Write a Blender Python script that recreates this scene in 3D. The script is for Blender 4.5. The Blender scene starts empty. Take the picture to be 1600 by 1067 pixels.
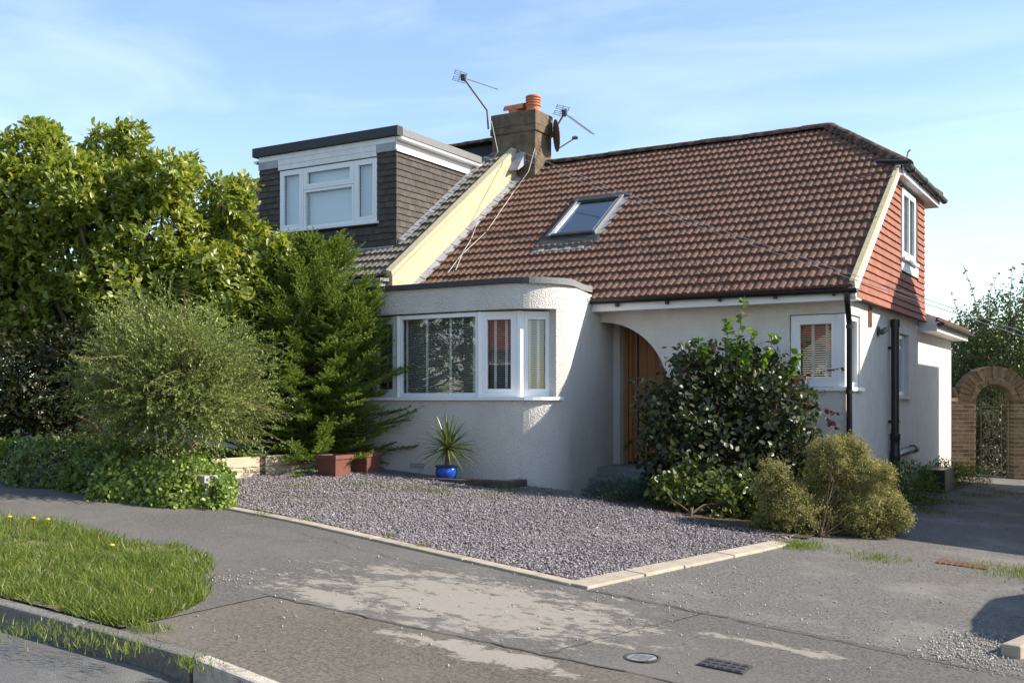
import bpy, math, random
import numpy as np
from mathutils import Vector, Matrix
random.seed(7); rng = np.random.default_rng(11)
C = bpy.context.scene.collection
R = math.radians
# ------------------------------------------------------------ camera, sky, sun, exposure
FPX, HV = 1673.0, 628.0                       # focal length in photo pixels, horizon row of the 1600 x 1067 photograph
YAW = R(30.9); EYE = 1.6
cd = bpy.data.cameras.new('camera'); cam = bpy.data.objects.new('camera', cd); C.objects.link(cam)
cam.location = (0, 0, EYE); cam.rotation_euler = (R(90), 0, YAW)
cd.sensor_width = 36; cd.lens = 36*FPX/1600; cd.shift_y = (HV-533.5)/1600; cd.clip_start = .1; cd.clip_end = 2000
bpy.context.scene.camera = cam
SUN_AZ, SUN_EL = R(25), R(31)               # azimuth measured from +X (along the house front) towards +Y (behind it)
w = bpy.data.worlds.new('World'); bpy.context.scene.world = w; w.use_nodes = True
nt = w.node_tree; nt.nodes.clear()
sky = nt.nodes.new('ShaderNodeTexSky'); sky.sky_type = 'NISHITA'; sky.sun_disc = False
sky.sun_elevation = SUN_EL; sky.sun_rotation = R(90)-SUN_AZ; sky.air_density = 1.0; sky.dust_density = .25; sky.ozone_density = 1.6
tc = nt.nodes.new('ShaderNodeTexCoord'); mp = nt.nodes.new('ShaderNodeMapping')
mp.inputs['Rotation'].default_value = (R(12), R(-8), R(35)); mp.inputs['Scale'].default_value = (1.0, 3.2, 9.0)
nz = nt.nodes.new('ShaderNodeTexNoise'); nz.inputs['Scale'].default_value = 1.7; nz.inputs['Detail'].default_value = 7; nz.inputs['Roughness'].default_value = .55; nz.inputs['Distortion'].default_value = .6
rp = nt.nodes.new('ShaderNodeValToRGB'); rp.color_ramp.elements[0].position = .45; rp.color_ramp.elements[0].color = (.03, .03, .03, 1); rp.color_ramp.elements[1].position = .78; rp.color_ramp.elements[1].color = (.22, .22, .22, 1)
mx = nt.nodes.new('ShaderNodeMix'); mx.data_type = 'RGBA'; mx.inputs['B'].default_value = (6.6, 7.4, 8.4, 1)
bg = nt.nodes.new('ShaderNodeBackground'); bg.inputs['Strength'].default_value = .135
wo = nt.nodes.new('ShaderNodeOutputWorld')
L = nt.links.new
L(tc.outputs['Generated'], mp.inputs['Vector']); L(mp.outputs['Vector'], nz.inputs['Vector']); L(nz.outputs['Fac'], rp.inputs['Fac'])
L(rp.outputs['Color'], mx.inputs['Factor']); L(sky.outputs['Color'], mx.inputs['A']); L(mx.outputs['Result'], bg.inputs['Color']); L(bg.outputs['Background'], wo.inputs['Surface'])
sd = bpy.data.lights.new('sun', 'SUN'); sd.energy = 5.0; sd.angle = R(.53); sd.color = (1, .90, .76)
sun = bpy.data.objects.new('sun', sd); C.objects.link(sun)
SV = Vector((math.cos(SUN_EL)*math.cos(SUN_AZ), math.cos(SUN_EL)*math.sin(SUN_AZ), math.sin(SUN_EL)))
sun.rotation_euler = SV.to_track_quat('Z', 'Y').to_euler(); sun.location = (30, 20, 30)
vs = bpy.context.scene.view_settings; vs.view_transform = 'Standard'; vs.look = 'None'; vs.gamma = 1; vs.exposure = .9; vs.use_curve_mapping = False

# ------------------------------------------------------------ helpers
FW = np.array([-math.sin(YAW), math.cos(YAW), 0]); RT = np.array([math.cos(YAW), math.sin(YAW), 0])
def P(u, v, t):                                # photo pixel + depth along the view axis -> point
    return np.array([0, 0, EYE]) + t*(FW + (u-800)/FPX*RT + np.array([0, 0, (HV-v)/FPX]))
def ss(a, b, x):
    k = min(1, max(0, (x-a)/(b-a))); return k*k*(3-2*k)
def G(x, y):                                   # terrain: the street climbs to the left, the forecourt rises to the house
    z = -.068*30*math.tanh(x/30)
    if y < 20: z += .08*ss(8.2, 11.2, y)*ss(-3.6, -5.2, x)
    if y < 5.2 and x > -5: z -= .09*ss(5.2, 3.95, y)*ss(-4.6, -3.2, x)
    return z
def link(o, parent=None):
    C.objects.link(o)
    if parent is not None: o.parent = parent
    return o
ORG = {}
def org(o): return ORG.get(o.name, (0, 0, 0)) if o else (0, 0, 0)
def tag(o, label=None, cat=None, group=None, kind=None):
    if label: o['label'] = label
    if cat: o['category'] = cat
    if group: o['group'] = group
    if kind: o['kind'] = kind
    return o
def thing(name, label, cat, loc, group=None):
    o = bpy.data.objects.new(name, None); link(o); o.location = loc; o.empty_display_size = .2
    ORG[o.name] = tuple(loc); return tag(o, label, cat, group)
class MB:
    def __init__(s): s.v = []; s.f = []
    def poly(s, pts):
        b = len(s.v); s.v += [tuple(p) for p in pts]; s.f.append(tuple(range(b, b+len(pts)))); return s
    def hexa(s, c):                            # 8 corners: 4 bottom (ccw), 4 top
        b = len(s.v); s.v += [tuple(p) for p in c]
        for q in ((3,2,1,0), (4,5,6,7), (0,1,5,4), (1,2,6,5), (2,3,7,6), (3,0,4,7)): s.f.append(tuple(b+i for i in q))
        return s
    def box(s, x0, x1, y0, y1, z0, z1):
        return s.hexa([(x0,y0,z0),(x1,y0,z0),(x1,y1,z0),(x0,y1,z0),(x0,y0,z1),(x1,y0,z1),(x1,y1,z1),(x0,y1,z1)])
    def obox(s, c, ax, ay, az, hx, hy, hz):    # oriented box
        c = np.array(c, float); ax, ay, az = [np.array(a, float) for a in (ax, ay, az)]
        p = lambda i, j, k: c+ax*hx*i+ay*hy*j+az*hz*k
        return s.hexa([p(-1,-1,-1),p(1,-1,-1),p(1,1,-1),p(-1,1,-1),p(-1,-1,1),p(1,-1,1),p(1,1,1),p(-1,1,1)])
    def bar(s, a, b, wd, h, up=(0,0,1)):       # rectangular bar from a to b
        a, b = np.array(a, float), np.array(b, float); d = b-a; n = np.linalg.norm(d); d /= n
        r = np.cross(d, up); r /= np.linalg.norm(r); u = np.cross(r, d)
        return s.obox((a+b)/2, d, r, u, n/2, wd/2, h/2)
    def prism(s, pts, vec):                    # polygon swept along vec
        n = len(pts); b = len(s.v); vec = np.array(vec, float)
        s.v += [tuple(p) for p in pts]+[tuple(np.array(p, float)+vec) for p in pts]
        s.f.append(tuple(range(b+n-1, b-1, -1))); s.f.append(tuple(range(b+n, b+2*n)))
        for i in range(n): j = (i+1) % n; s.f.append((b+i, b+j, b+n+j, b+n+i))
        return s
    def tube(s, path, r, n=8, caps=True):
        path = [np.array(p, float) for p in path]; rs = r if hasattr(r, '__len__') else [r]*len(path)
        b = len(s.v); ref = None
        for i, p in enumerate(path):
            d = path[min(i+1, len(path)-1)]-path[max(i-1, 0)]; d = d/(np.linalg.norm(d)+1e-9)
            if ref is None: ref = np.array([0,0,1.]) if abs(d[2]) < .9 else np.array([1.,0,0])
            a = ref-d*np.dot(ref, d); a /= np.linalg.norm(a)+1e-9; ref = a; c = np.cross(d, a)
            for k in range(n):
                t = 2*math.pi*k/n; s.v.append(tuple(p+rs[i]*(math.cos(t)*a+math.sin(t)*c)))
        for i in range(len(path)-1):
            for k in range(n):
                l = (k+1) % n; s.f.append((b+i*n+k, b+i*n+l, b+(i+1)*n+l, b+(i+1)*n+k))
        if caps:
            s.f.append(tuple(b+k for k in range(n-1, -1, -1))); e = b+(len(path)-1)*n; s.f.append(tuple(e+k for k in range(n)))
        return s
    def lathe(s, c, prof, n=24):               # prof: (radius, z)
        b = len(s.v); c = np.array(c, float)
        for r_, z in prof:
            for k in range(n): t = 2*math.pi*k/n; s.v.append((c[0]+r_*math.cos(t), c[1]+r_*math.sin(t), c[2]+z))
        for i in range(len(prof)-1):
            for k in range(n): l = (k+1) % n; s.f.append((b+i*n+k, b+i*n+l, b+(i+1)*n+l, b+(i+1)*n+k))
        return s
    def mesh(s, name, m, o=(0,0,0), smooth=False):
        me = bpy.data.meshes.new(name); me.from_pydata([(a-o[0], b-o[1], c-o[2]) for a, b, c in s.v], [], s.f)
        me.materials.append(m)
        if smooth:
            me.polygons.foreach_set('use_smooth', [True]*len(me.polygons))
        me.update(); return me
    def build(s, name, m, parent=None, smooth=False, label=None, kind=None, bevel=0):
        o = org(parent)
        if parent is None and s.v:
            a = np.array(s.v); o = (float(a[:,0].mean()), float(a[:,1].mean()), float(a[:,2].min()))
        ob = bpy.data.objects.new(name, s.mesh(name, m, o, smooth)); link(ob, parent)
        if parent is None: ob.location = o
        ORG[ob.name] = tuple(o) if parent is None else org(parent)
        if smooth and not bevel:
            md = ob.modifiers.new('edge', 'EDGE_SPLIT'); md.split_angle = R(42)
        if bevel:
            md = ob.modifiers.new('bevel', 'BEVEL'); md.width = bevel; md.segments = 2; md.limit_method = 'ANGLE'
        if label: ob['label'] = label
        if kind: ob['kind'] = kind
        return ob
def np_mesh(name, V, F, m):                    # V (n,3), F (k,3 or 4)
    me = bpy.data.meshes.new(name); V = np.asarray(V, np.float32); F = np.asarray(F, np.int32)
    me.vertices.add(len(V)); me.vertices.foreach_set('co', V.ravel())
    k = F.shape[1]; me.loops.add(F.size); me.loops.foreach_set('vertex_index', F.ravel())
    me.polygons.add(len(F)); me.polygons.foreach_set('loop_start', np.arange(0, F.size, k, dtype=np.int32)); me.polygons.foreach_set('loop_total', np.full(len(F), k, np.int32))
    me.materials.append(m); me.update(calc_edges=True); return me
def np_obj(name, V, F, m, parent=None, kind=None):
    o = np.array(org(parent)); ob = bpy.data.objects.new(name, np_mesh(name, np.asarray(V)-o, F, m)); link(ob, parent)
    ORG[ob.name] = tuple(o)
    if kind: ob['kind'] = kind
    return ob
def place(mesh, name, parent, M4):             # a piece that shares mesh data, matrix in world space
    ob = bpy.data.objects.new(name, mesh); link(ob, parent); o = org(parent)
    ob.matrix_local = Matrix.Translation((-o[0], -o[1], -o[2])) @ M4; return ob

# ------------------------------------------------------------ materials
def mat(name, c1, c2=None, scale=8, rough=.7, bump=0, bscale=60, bdist=.01, spec=.3, metal=0, c3=None, scale3=2, lo3=.5, hi3=.65, rnd=0, det=6, vor=0, stretch=None):
    m = bpy.data.materials.new(name); m.use_nodes = True; n = m.node_tree.nodes; l = m.node_tree.links.new; b = n['Principled BSDF']
    b.inputs['Roughness'].default_value = rough; b.inputs['Specular IOR Level'].default_value = spec; b.inputs['Metallic'].default_value = metal
    g = n.new('ShaderNodeNewGeometry'); pos = g.outputs['Position']
    if stretch:
        mpn = n.new('ShaderNodeMapping'); mpn.inputs['Scale'].default_value = stretch; l(pos, mpn.inputs['Vector']); pos = mpn.outputs['Vector']
    col = None
    if c2 is None: b.inputs['Base Color'].default_value = (*c1, 1)
    else:
        t = n.new('ShaderNodeTexNoise'); t.inputs['Scale'].default_value = scale; t.inputs['Detail'].default_value = det; t.inputs['Roughness'].default_value = .65
        l(pos, t.inputs['Vector']); r = n.new('ShaderNodeValToRGB'); r.color_ramp.elements[0].position = .32; r.color_ramp.elements[1].position = .68
        r.color_ramp.elements[0].color = (*c1, 1); r.color_ramp.elements[1].color = (*c2, 1); l(t.outputs['Fac'], r.inputs['Fac']); col = r.outputs['Color']
        if c3 is not None:
            t2 = n.new('ShaderNodeTexNoise'); t2.inputs['Scale'].default_value = scale3; t2.inputs['Detail'].default_value = 8; t2.inputs['Roughness'].default_value = .7; l(g.outputs['Position'], t2.inputs['Vector'])
            r2 = n.new('ShaderNodeValToRGB'); r2.color_ramp.elements[0].position = lo3; r2.color_ramp.elements[1].position = hi3; l(t2.outputs['Fac'], r2.inputs['Fac'])
            k = n.new('ShaderNodeMix'); k.data_type = 'RGBA'; l(r2.outputs['Color'], k.inputs['Factor']); l(col, k.inputs['A']); k.inputs['B'].default_value = (*c3, 1); col = k.outputs['Result']
        if rnd:
            oi = n.new('ShaderNodeObjectInfo'); ad = n.new('ShaderNodeMath'); ad.operation = 'ADD'; l(oi.outputs['Random'], ad.inputs[0]); l(g.outputs['Random Per Island'], ad.inputs[1])
            fr = n.new('ShaderNodeMath'); fr.operation = 'FRACT'; l(ad.outputs[0], fr.inputs[0])
            mr = n.new('ShaderNodeMapRange'); mr.inputs['To Min'].default_value = 1-rnd; mr.inputs['To Max'].default_value = 1+rnd; l(fr.outputs[0], mr.inputs['Value'])
            hs = n.new('ShaderNodeHueSaturation'); l(mr.outputs['Result'], hs.inputs['Value']); l(col, hs.inputs['Color']); col = hs.outputs['Color']
        l(col, b.inputs['Base Color'])
    if bump:
        if vor:
            t = n.new('ShaderNodeTexVoronoi'); t.inputs['Scale'].default_value = bscale; o = t.outputs['Distance']
        else:
            t = n.new('ShaderNodeTexNoise'); t.inputs['Scale'].default_value = bscale; t.inputs['Detail'].default_value = 4; o = t.outputs['Fac']
        l(g.outputs['Position'], t.inputs['Vector']); bp = n.new('ShaderNodeBump'); bp.inputs['Strength'].default_value = bump; bp.inputs['Distance'].default_value = bdist
        l(o, bp.inputs['Height']); l(bp.outputs['Normal'], b.inputs['Normal'])
    return m
def leafmat(name, c1, c2, c3=None, trans=.35, gloss=.12, rough=.35):
    m = bpy.data.materials.new(name); m.use_nodes = True; n = m.node_tree.nodes; l = m.node_tree.links.new
    n.remove(n['Principled BSDF']); out = n['Material Output']
    g = n.new('ShaderNodeNewGeometry'); oi = n.new('ShaderNodeObjectInfo'); ad = n.new('ShaderNodeMath'); fr = n.new('ShaderNodeMath'); fr.operation = 'FRACT'
    l(oi.outputs['Random'], ad.inputs[0]); l(g.outputs['Random Per Island'], ad.inputs[1]); l(ad.outputs[0], fr.inputs[0])
    r = n.new('ShaderNodeValToRGB'); r.color_ramp.elements[0].color = (*c1, 1); r.color_ramp.elements[1].color = (*c2, 1)
    if c3:
        e = r.color_ramp.elements.new(.93); e.color = (*c2, 1); r.color_ramp.elements[2].color = (*c3, 1)
    l(fr.outputs[0], r.inputs['Fac']); col = r.outputs['Color']
    d = n.new('ShaderNodeBsdfDiffuse'); t = n.new('ShaderNodeBsdfTranslucent'); gl = n.new('ShaderNodeBsdfGlossy'); gl.inputs['Roughness'].default_value = rough
    hs = n.new('ShaderNodeHueSaturation'); hs.inputs['Hue'].default_value = .485; hs.inputs['Saturation'].default_value = 1.1; hs.inputs['Value'].default_value = 1.5
    l(col, d.inputs['Color']); l(col, hs.inputs['Color']); l(hs.outputs['Color'], t.inputs['Color'])
    a = n.new('ShaderNodeMixShader'); a.inputs['Fac'].default_value = trans; l(d.outputs[0], a.inputs[1]); l(t.outputs[0], a.inputs[2])
    fz = n.new('ShaderNodeLayerWeight'); fz.inputs['Blend'].default_value = .5; pw = n.new('ShaderNodeMath'); pw.operation = 'POWER'; pw.inputs[1].default_value = 4; l(fz.outputs['Facing'], pw.inputs[0])
    ml = n.new('ShaderNodeMath'); ml.operation = 'MULTIPLY_ADD'; ml.inputs[1].default_value = gloss*2; ml.inputs[2].default_value = gloss*.45; l(pw.outputs[0], ml.inputs[0]); ml.use_clamp = True
    b = n.new('ShaderNodeMixShader'); l(ml.outputs[0], b.inputs['Fac']); l(a.outputs[0], b.inputs[1]); l(gl.outputs[0], b.inputs[2]); l(b.outputs[0], out.inputs['Surface'])
    return m
def glassmat(name, ior=.1, tint=(.9,.95,.95)):
    m = bpy.data.materials.new(name); m.use_nodes = True; n = m.node_tree.nodes; l = m.node_tree.links.new; n.remove(n['Principled BSDF'])
    lw = n.new('ShaderNodeLayerWeight'); lw.inputs['Blend'].default_value = .5; pw = n.new('ShaderNodeMath'); pw.operation = 'POWER'; pw.inputs[1].default_value = 5; l(lw.outputs['Facing'], pw.inputs[0])
    f = n.new('ShaderNodeMath'); f.operation = 'MULTIPLY_ADD'; f.inputs[1].default_value = 1-ior; f.inputs[2].default_value = ior; f.use_clamp = True; l(pw.outputs[0], f.inputs[0]); a = n.new('ShaderNodeBsdfTransparent'); a.inputs['Color'].default_value = (*tint, 1)
    g = n.new('ShaderNodeBsdfGlossy'); g.inputs['Roughness'].default_value = .01; x = n.new('ShaderNodeMixShader')
    l(f.outputs[0], x.inputs['Fac']); l(a.outputs[0], x.inputs[1]); l(g.outputs[0], x.inputs[2]); l(x.outputs[0], n['Material Output'].inputs['Surface']); return m
RENDER = mat('roughcast', (.74,.70,.64), (.82,.79,.73), 3, .9, 1, 62, .045, .1, c3=(.60,.57,.51), scale3=1.3, lo3=.6, hi3=.85)
SMOOTHR = mat('fine_roughcast', (.70,.65,.58), (.79,.75,.68), 4, .9, .9, 70, .022, .1, c3=(.57,.53,.46), scale3=1.6, lo3=.6, hi3=.85)
GREYR = mat('grey_render', (.30,.29,.28), (.40,.39,.37), 40, .9, .8, 120, .008, .1)
CREAM = mat('cream_render', (.45,.355,.235), (.56,.45,.31), 5, .9, .3, 60, .006, .1, c3=(.42,.33,.22), scale3=2.5, lo3=.55, hi3=.75)
WHITE = mat('white_upvc', (.78,.79,.80), rough=.35, spec=.5)
PAINT = mat('white_paint', (.66,.66,.65), (.78,.78,.77), 6, .5, .1, 30, .003)
TILE = mat('roof_tile', (.13,.074,.053), (.19,.11,.08), 30, .85, .35, 150, .004, .15, c3=(.24,.175,.13), scale3=24, lo3=.64, hi3=.82, rnd=.08)
TILEG = mat('grey_roof_tile', (.13,.115,.095), (.21,.185,.15), 30, .9, .35, 150, .004, .1, c3=(.27,.24,.15), scale3=14, lo3=.6, hi3=.78, rnd=.15)
UNDER = mat('roof_underlay', (.03,.025,.022), rough=.95)
RIDGE = mat('ridge_tile', (.15,.075,.055), (.22,.12,.09), 20, .9, .6, 60, .01, .1, c3=(.035,.033,.025), scale3=9, lo3=.40, hi3=.56)
MORTAR = mat('mortar', (.36,.31,.20), (.48,.42,.29), 18, .95, .5, 70, .01)
HUNG = mat('hung_tile', (.235,.09,.06), (.305,.125,.085), 5, .8, .2, 80, .004, .2, rnd=.10)
SLATE = mat('dormer_tile', (.055,.046,.040), (.088,.074,.064), 9, .75, .25, 60, .005, .25, rnd=.17, c3=(.13,.12,.11), scale3=6, lo3=.62, hi3=.85)
LEAD = mat('lead', (.24,.255,.28), (.36,.38,.40), 6, .55, .2, 20, .006, .4)
FELT = mat('mineral_felt', (.045,.05,.055), (.09,.095,.10), 60, .95, .4, 200, .004, .1)
FELTG = mat('grey_felt', (.16,.16,.165), (.25,.25,.255), 40, .95, .5, 150, .006, .1)
BLACKP = mat('black_plastic', (.012,.013,.016), rough=.32, spec=.5)
GUTG = mat('weathered_gutter', (.035,.037,.036), (.06,.06,.055), 12, .5, 0)
CHIM = mat('chimney_render', (.10,.075,.052), (.19,.145,.10), 5, .95, .6, 40, .012, .1, c3=(.055,.045,.035), scale3=3, lo3=.5, hi3=.7)
TERRA = mat('terracotta', (.42,.15,.075), (.52,.21,.11), 8, .8, .2, 50, .004)
POTR = mat('terracotta_planter', (.13,.05,.038), (.19,.075,.055), 8, .7, .2, 50, .004)
RUST = mat('rusty_steel', (.12,.055,.04), (.20,.11,.08), 30, .8, 0, metal=.3)
ALU = mat('dull_aluminium', (.22,.22,.22), rough=.5, metal=.6)
WOOD = mat('oak_door', (.26,.115,.042), (.36,.17,.065), 5, .5, .15, 40, .004, .4, stretch=(14,14,1))
TIMBER = mat('timber_plank', (.36,.29,.20), (.52,.44,.32), 4, .9, .4, 50, .006, stretch=(1,1,10), rnd=.12)
SLEEPER = mat('dark_sleeper', (.055,.042,.033), (.12,.095,.075), 6, .9, .6, 40, .01)
EDGE = mat('edging_board', (.30,.25,.19), (.44,.38,.30), 9, .9, .4, 70, .006, rnd=.12)
EDGEP = mat('pale_edging', (.33,.28,.215), (.45,.39,.31), 9, .9, .4, 70, .006, rnd=.1)
STEP = mat('step_slab', (.15,.17,.17), (.23,.25,.24), 10, .85, .3, 60, .005)
BLUE = mat('blue_glaze', (.012,.06,.36), (.02,.10,.48), 6, .12, spec=.6)
SOIL = mat('soil', (.05,.035,.025), (.10,.075,.05), 20, .95, .8, 40, .02)
BRICK = mat('arch_brick', (.095,.068,.046), (.175,.128,.085), 20, .9, .4, 90, .006, .1, rnd=.28)
BRICKM = mat('brick_mortar', (.40,.34,.25), (.50,.43,.33), 25, .95, .4, 80, .006)
IRON = mat('wrought_iron', (.22,.19,.13), (.32,.28,.2), 30, .6, 0, metal=.3)
BARK = mat('bark', (.10,.075,.05), (.17,.13,.09), 15, .95, .5, 40, .01)
TWIG = mat('twig', (.12,.075,.05), (.18,.12,.08), 15, .9)
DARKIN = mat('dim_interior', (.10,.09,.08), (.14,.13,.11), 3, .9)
BLIND = mat('blind_slat', (.55,.53,.49), rough=.6)
BLINDB = mat('blind_fabric', (.66,.70,.76), rough=.8)
GLASS = glassmat('glass', .13); GLASSD = glassmat('skylight_glass', .3, (.8,.86,.9))
ASPH = mat('pavement_asphalt', (.065,.061,.056), (.185,.176,.163), 52, .95, .7, 260, .006, .1, c3=(.17,.163,.15), scale3=.7, lo3=.45, hi3=.75)
CROSS = mat('crossover_asphalt', (.072,.063,.052), (.195,.174,.145), 48, .95, .7, 240, .006, .1, c3=(.19,.175,.15), scale3=.9, lo3=.5, hi3=.8)
def worn(m, regions, col):                      # scuffed cement patches with ragged outlines
    n = m.node_tree.nodes; l = m.node_tree.links.new; b = n['Principled BSDF']; src = b.inputs['Base Color'].links[0].from_socket; g = n.new('ShaderNodeNewGeometry'); mx_ = None
    for (cx, cy, rx, ry) in regions:
        a = n.new('ShaderNodeVectorMath'); a.operation = 'SUBTRACT'; a.inputs[1].default_value = (cx, cy, 0); l(g.outputs['Position'], a.inputs[0])
        d = n.new('ShaderNodeVectorMath'); d.operation = 'MULTIPLY'; d.inputs[1].default_value = (1/rx, 1/ry, 0); l(a.outputs[0], d.inputs[0])
        e = n.new('ShaderNodeVectorMath'); e.operation = 'LENGTH'; l(d.outputs[0], e.inputs[0]); f = n.new('ShaderNodeMath'); f.operation = 'SUBTRACT'; f.inputs[0].default_value = 1; l(e.outputs['Value'], f.inputs[1])
        if mx_ is None: mx_ = f.outputs[0]
        else: k = n.new('ShaderNodeMath'); k.operation = 'MAXIMUM'; l(mx_, k.inputs[0]); l(f.outputs[0], k.inputs[1]); mx_ = k.outputs[0]
    t = n.new('ShaderNodeTexNoise'); t.inputs['Scale'].default_value = 4.6; t.inputs['Detail'].default_value = 12; t.inputs['Roughness'].default_value = .76; t.inputs['Distortion'].default_value = .4; ms = n.new('ShaderNodeMapping'); ms.inputs['Scale'].default_value = (1.0, 1.35, 1); l(g.outputs['Position'], ms.inputs['Vector']); l(ms.outputs['Vector'], t.inputs['Vector'])
    k = n.new('ShaderNodeMath'); k.operation = 'MULTIPLY_ADD'; k.inputs[1].default_value = .25; l(mx_, k.inputs[0]); l(t.outputs['Fac'], k.inputs[2])
    r = n.new('ShaderNodeMapRange'); r.inputs['From Min'].default_value = .575; r.inputs['From Max'].default_value = .635; r.inputs['To Max'].default_value = .85; l(k.outputs[0], r.inputs['Value'])
    t2 = n.new('ShaderNodeTexNoise'); t2.inputs['Scale'].default_value = 60; t2.inputs['Detail'].default_value = 5; l(g.outputs['Position'], t2.inputs['Vector']); c2 = n.new('ShaderNodeMix'); c2.data_type = 'RGBA'; c2.inputs['A'].default_value = (*[c*.72 for c in col], 1); c2.inputs['B'].default_value = (*[min(1, c*1.2) for c in col], 1); l(t2.outputs['Fac'], c2.inputs['Factor'])
    x = n.new('ShaderNodeMix'); x.data_type = 'RGBA'; l(r.outputs['Result'], x.inputs['Factor']); l(src, x.inputs['A']); l(c2.outputs['Result'], x.inputs['B']); l(x.outputs['Result'], b.inputs['Base Color'])
worn(ASPH, [(-3.95, 6.0, 1.75, 1.0), (-4.6, 5.45, .8, .3), (-2.0, 6.35, .5, .12)], (.33,.30,.255)); worn(CROSS, [(-3.2, 5.0, .9, .18)], (.34,.31,.265))
WORN = mat('worn_concrete', (.32,.285,.235), (.44,.40,.34), 25, .95, .4, 160, .005, .1)
DRIVE = mat('drive_asphalt', (.072,.068,.063), (.235,.222,.205), 46, .95, .8, 200, .008, .1, c3=(.25,.238,.215), scale3=1.1, lo3=.5, hi3=.72, stretch=(1,1,1))
ROADM = mat('road_asphalt', (.10,.10,.10), (.17,.17,.165), 140, .95, .8, 220, .008, .1, c3=(.22,.215,.20), scale3=2, lo3=.52, hi3=.75)
KERB = mat('kerb_concrete', (.11,.105,.093), (.21,.20,.18), 40, .95, .7, 120, .01, rnd=.1)
KERBP = mat('pale_kerb', (.32,.29,.24), (.46,.43,.37), 20, .95, .6, 100, .01, c3=(.2,.18,.15), scale3=14, lo3=.55, hi3=.65)
GRAVB = mat('slate_gravel_bed', (.14,.12,.125), (.25,.22,.22), 60, .95, 1, 120, .02, .1, c3=(.33,.30,.275), scale3=.9, lo3=.46, hi3=.66)
CHIPM = mat('slate_chip', (.165,.147,.158), (.27,.245,.25), 25, .75, 0, spec=.3, rnd=.45)
PEB = mat('pale_pebble', (.24,.225,.20), (.46,.44,.40), 12, .85, rnd=.25)
EARTH = mat('rough_ground', (.06,.055,.035), (.11,.11,.06), 3, .95, .5, 20, .03)
LAWN = mat('verge_soil', (.13,.12,.05), (.27,.23,.13), 11, .95, .6, 60, .02)
METALC = mat('cover_iron', (.05,.05,.052), (.09,.09,.09), 40, .6, .6, 120, .004, metal=.4)
METALP = mat('cover_pale', (.24,.24,.23), (.34,.34,.33), 30, .6, .4, 100, .003)
CARP = mat('car_paint', (.05,.07,.11), rough=.25, spec=.6); RUBBER = mat('rubber', (.02,.02,.02), rough=.8); CGLASS = mat('car_glass', (.01,.012,.014), rough=.05, spec=.8); CHROME = mat('alloy', (.5,.5,.5), rough=.3, metal=.9); LAMPM = mat('car_lamp', (.6,.6,.6), rough=.15)

# ------------------------------------------------------------ ground sheets
def sheet(name, x0, x1, ylo, yhi, nx, ny, dz, m, kind='structure', far=False):
    f0 = ylo if callable(ylo) else (lambda x: ylo); f1 = yhi if callable(yhi) else (lambda x: yhi)
    V = []
    for i in range(nx+1):
        x = x0+(x1-x0)*i/nx
        if far: k = 2*i/nx-1; x = math.copysign(abs(k)**2.5, k)*x1
        for j in range(ny+1):
            y = f0(x)+(f1(x)-f0(x))*j/ny
            if far: k = 2*j/ny-1; y = math.copysign(abs(k)**2.5, k)*f1(x)
            V.append((x, y, G(x, y)+dz))
    F = [(i*(ny+1)+j, (i+1)*(ny+1)+j, (i+1)*(ny+1)+j+1, i*(ny+1)+j+1) for i in range(nx) for j in range(ny)]
    ob = np_obj(name, V, F, m); ob['kind'] = kind
    ob.data.polygons.foreach_set('use_smooth', [True]*len(F)); return ob
def yedge(x): return min(7.0+.19*max(0, -3.64-x), 7.75) if x < -3.64 else 7.0-.1*(x+3.64)
def xplank(y): return -3.64+.15*(y-7.0)
sheet('ground', -900, 900, -900, 900, 140, 140, -.16, EARTH, far=True)
road = sheet('road', -40, 30, -7.5, 3.86, 140, 24, -.115, ROADM)
sheet('crossover', -4.95, 16, 3.99, 5.2, 60, 10, 0, CROSS)
sheet('pavement', -40, 16, 5.2, lambda x: yedge(x), 140, 10, 0, ASPH)
sheet('verge_ground', -40, -4.95, 3.99, 5.2, 60, 8, .004, ASPH)
def vtop(x): return 4.02+(1.78+.06*math.sin(x*3.7)+.05*math.sin(x*8.3))*math.sqrt(max(0, min(1, (-4.92-x)/1.4)))
sheet('grass_verge', -40, -4.92, 4.0, vtop, 220, 10, .018, LAWN)
sheet('driveway', -3.7, 4.5, lambda x: yedge(x), 22.5, 60, 80, .001, DRIVE)
V = []; F = []
for j in range(41):
    y = 6.95+4.8*j/40
    for i in range(41): x = -9.6+(xplank(y)+9.6)*i/40; yy = max(y, yedge(x)+.04); V.append((x, yy, G(x, yy)+.006))
for j in range(40):
    for i in range(40): F.append((j*41+i, j*41+i+1, j*41+i+42, j*41+i+41))
fc = np_obj('forecourt', V, F, GRAVB); fc['kind'] = 'structure'
sheet('planting_bed', -5.6, -3.0, lambda x: 11.0+.25*math.sin(x*2.3)-.3*ss(-3.6,-4.4,x), 13.5, 26, 20, .02, SOIL)
def PG(u, v):                                   # pixel -> ground point
    d = FW+(u-800)/FPX*RT; t = 10
    for _ in range(30):
        p = t*d; t = (EYE-G(p[0], p[1]))*FPX/(v-HV)
    p = t*d; return np.array([p[0], p[1]])
SEAM = mat('tar_seam', (.035,.033,.03), (.08,.075,.07), 20, .9)
def seam(pts, wd):
    b = MB(); q = []
    for a, c in zip(pts, pts[1:]):
        a, c = np.array(a, float), np.array(c, float)
        for k in range(12): q.append(a+(c-a)*k/12+rng.normal(0, .012, 2))
    q.append(np.array(pts[-1], float))
    for a, c in zip(q, q[1:]):
        d = (c-a)/np.linalg.norm(c-a); n_ = np.array([-d[1], d[0]])*wd*rng.uniform(.4, 1.2)/2; b.poly([(*p, G(*p)+.005) for p in (a-n_, c-n_, c+n_, a+n_)])
    o = b.build('pavement_seam', SEAM); o['kind'] = 'structure'
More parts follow.
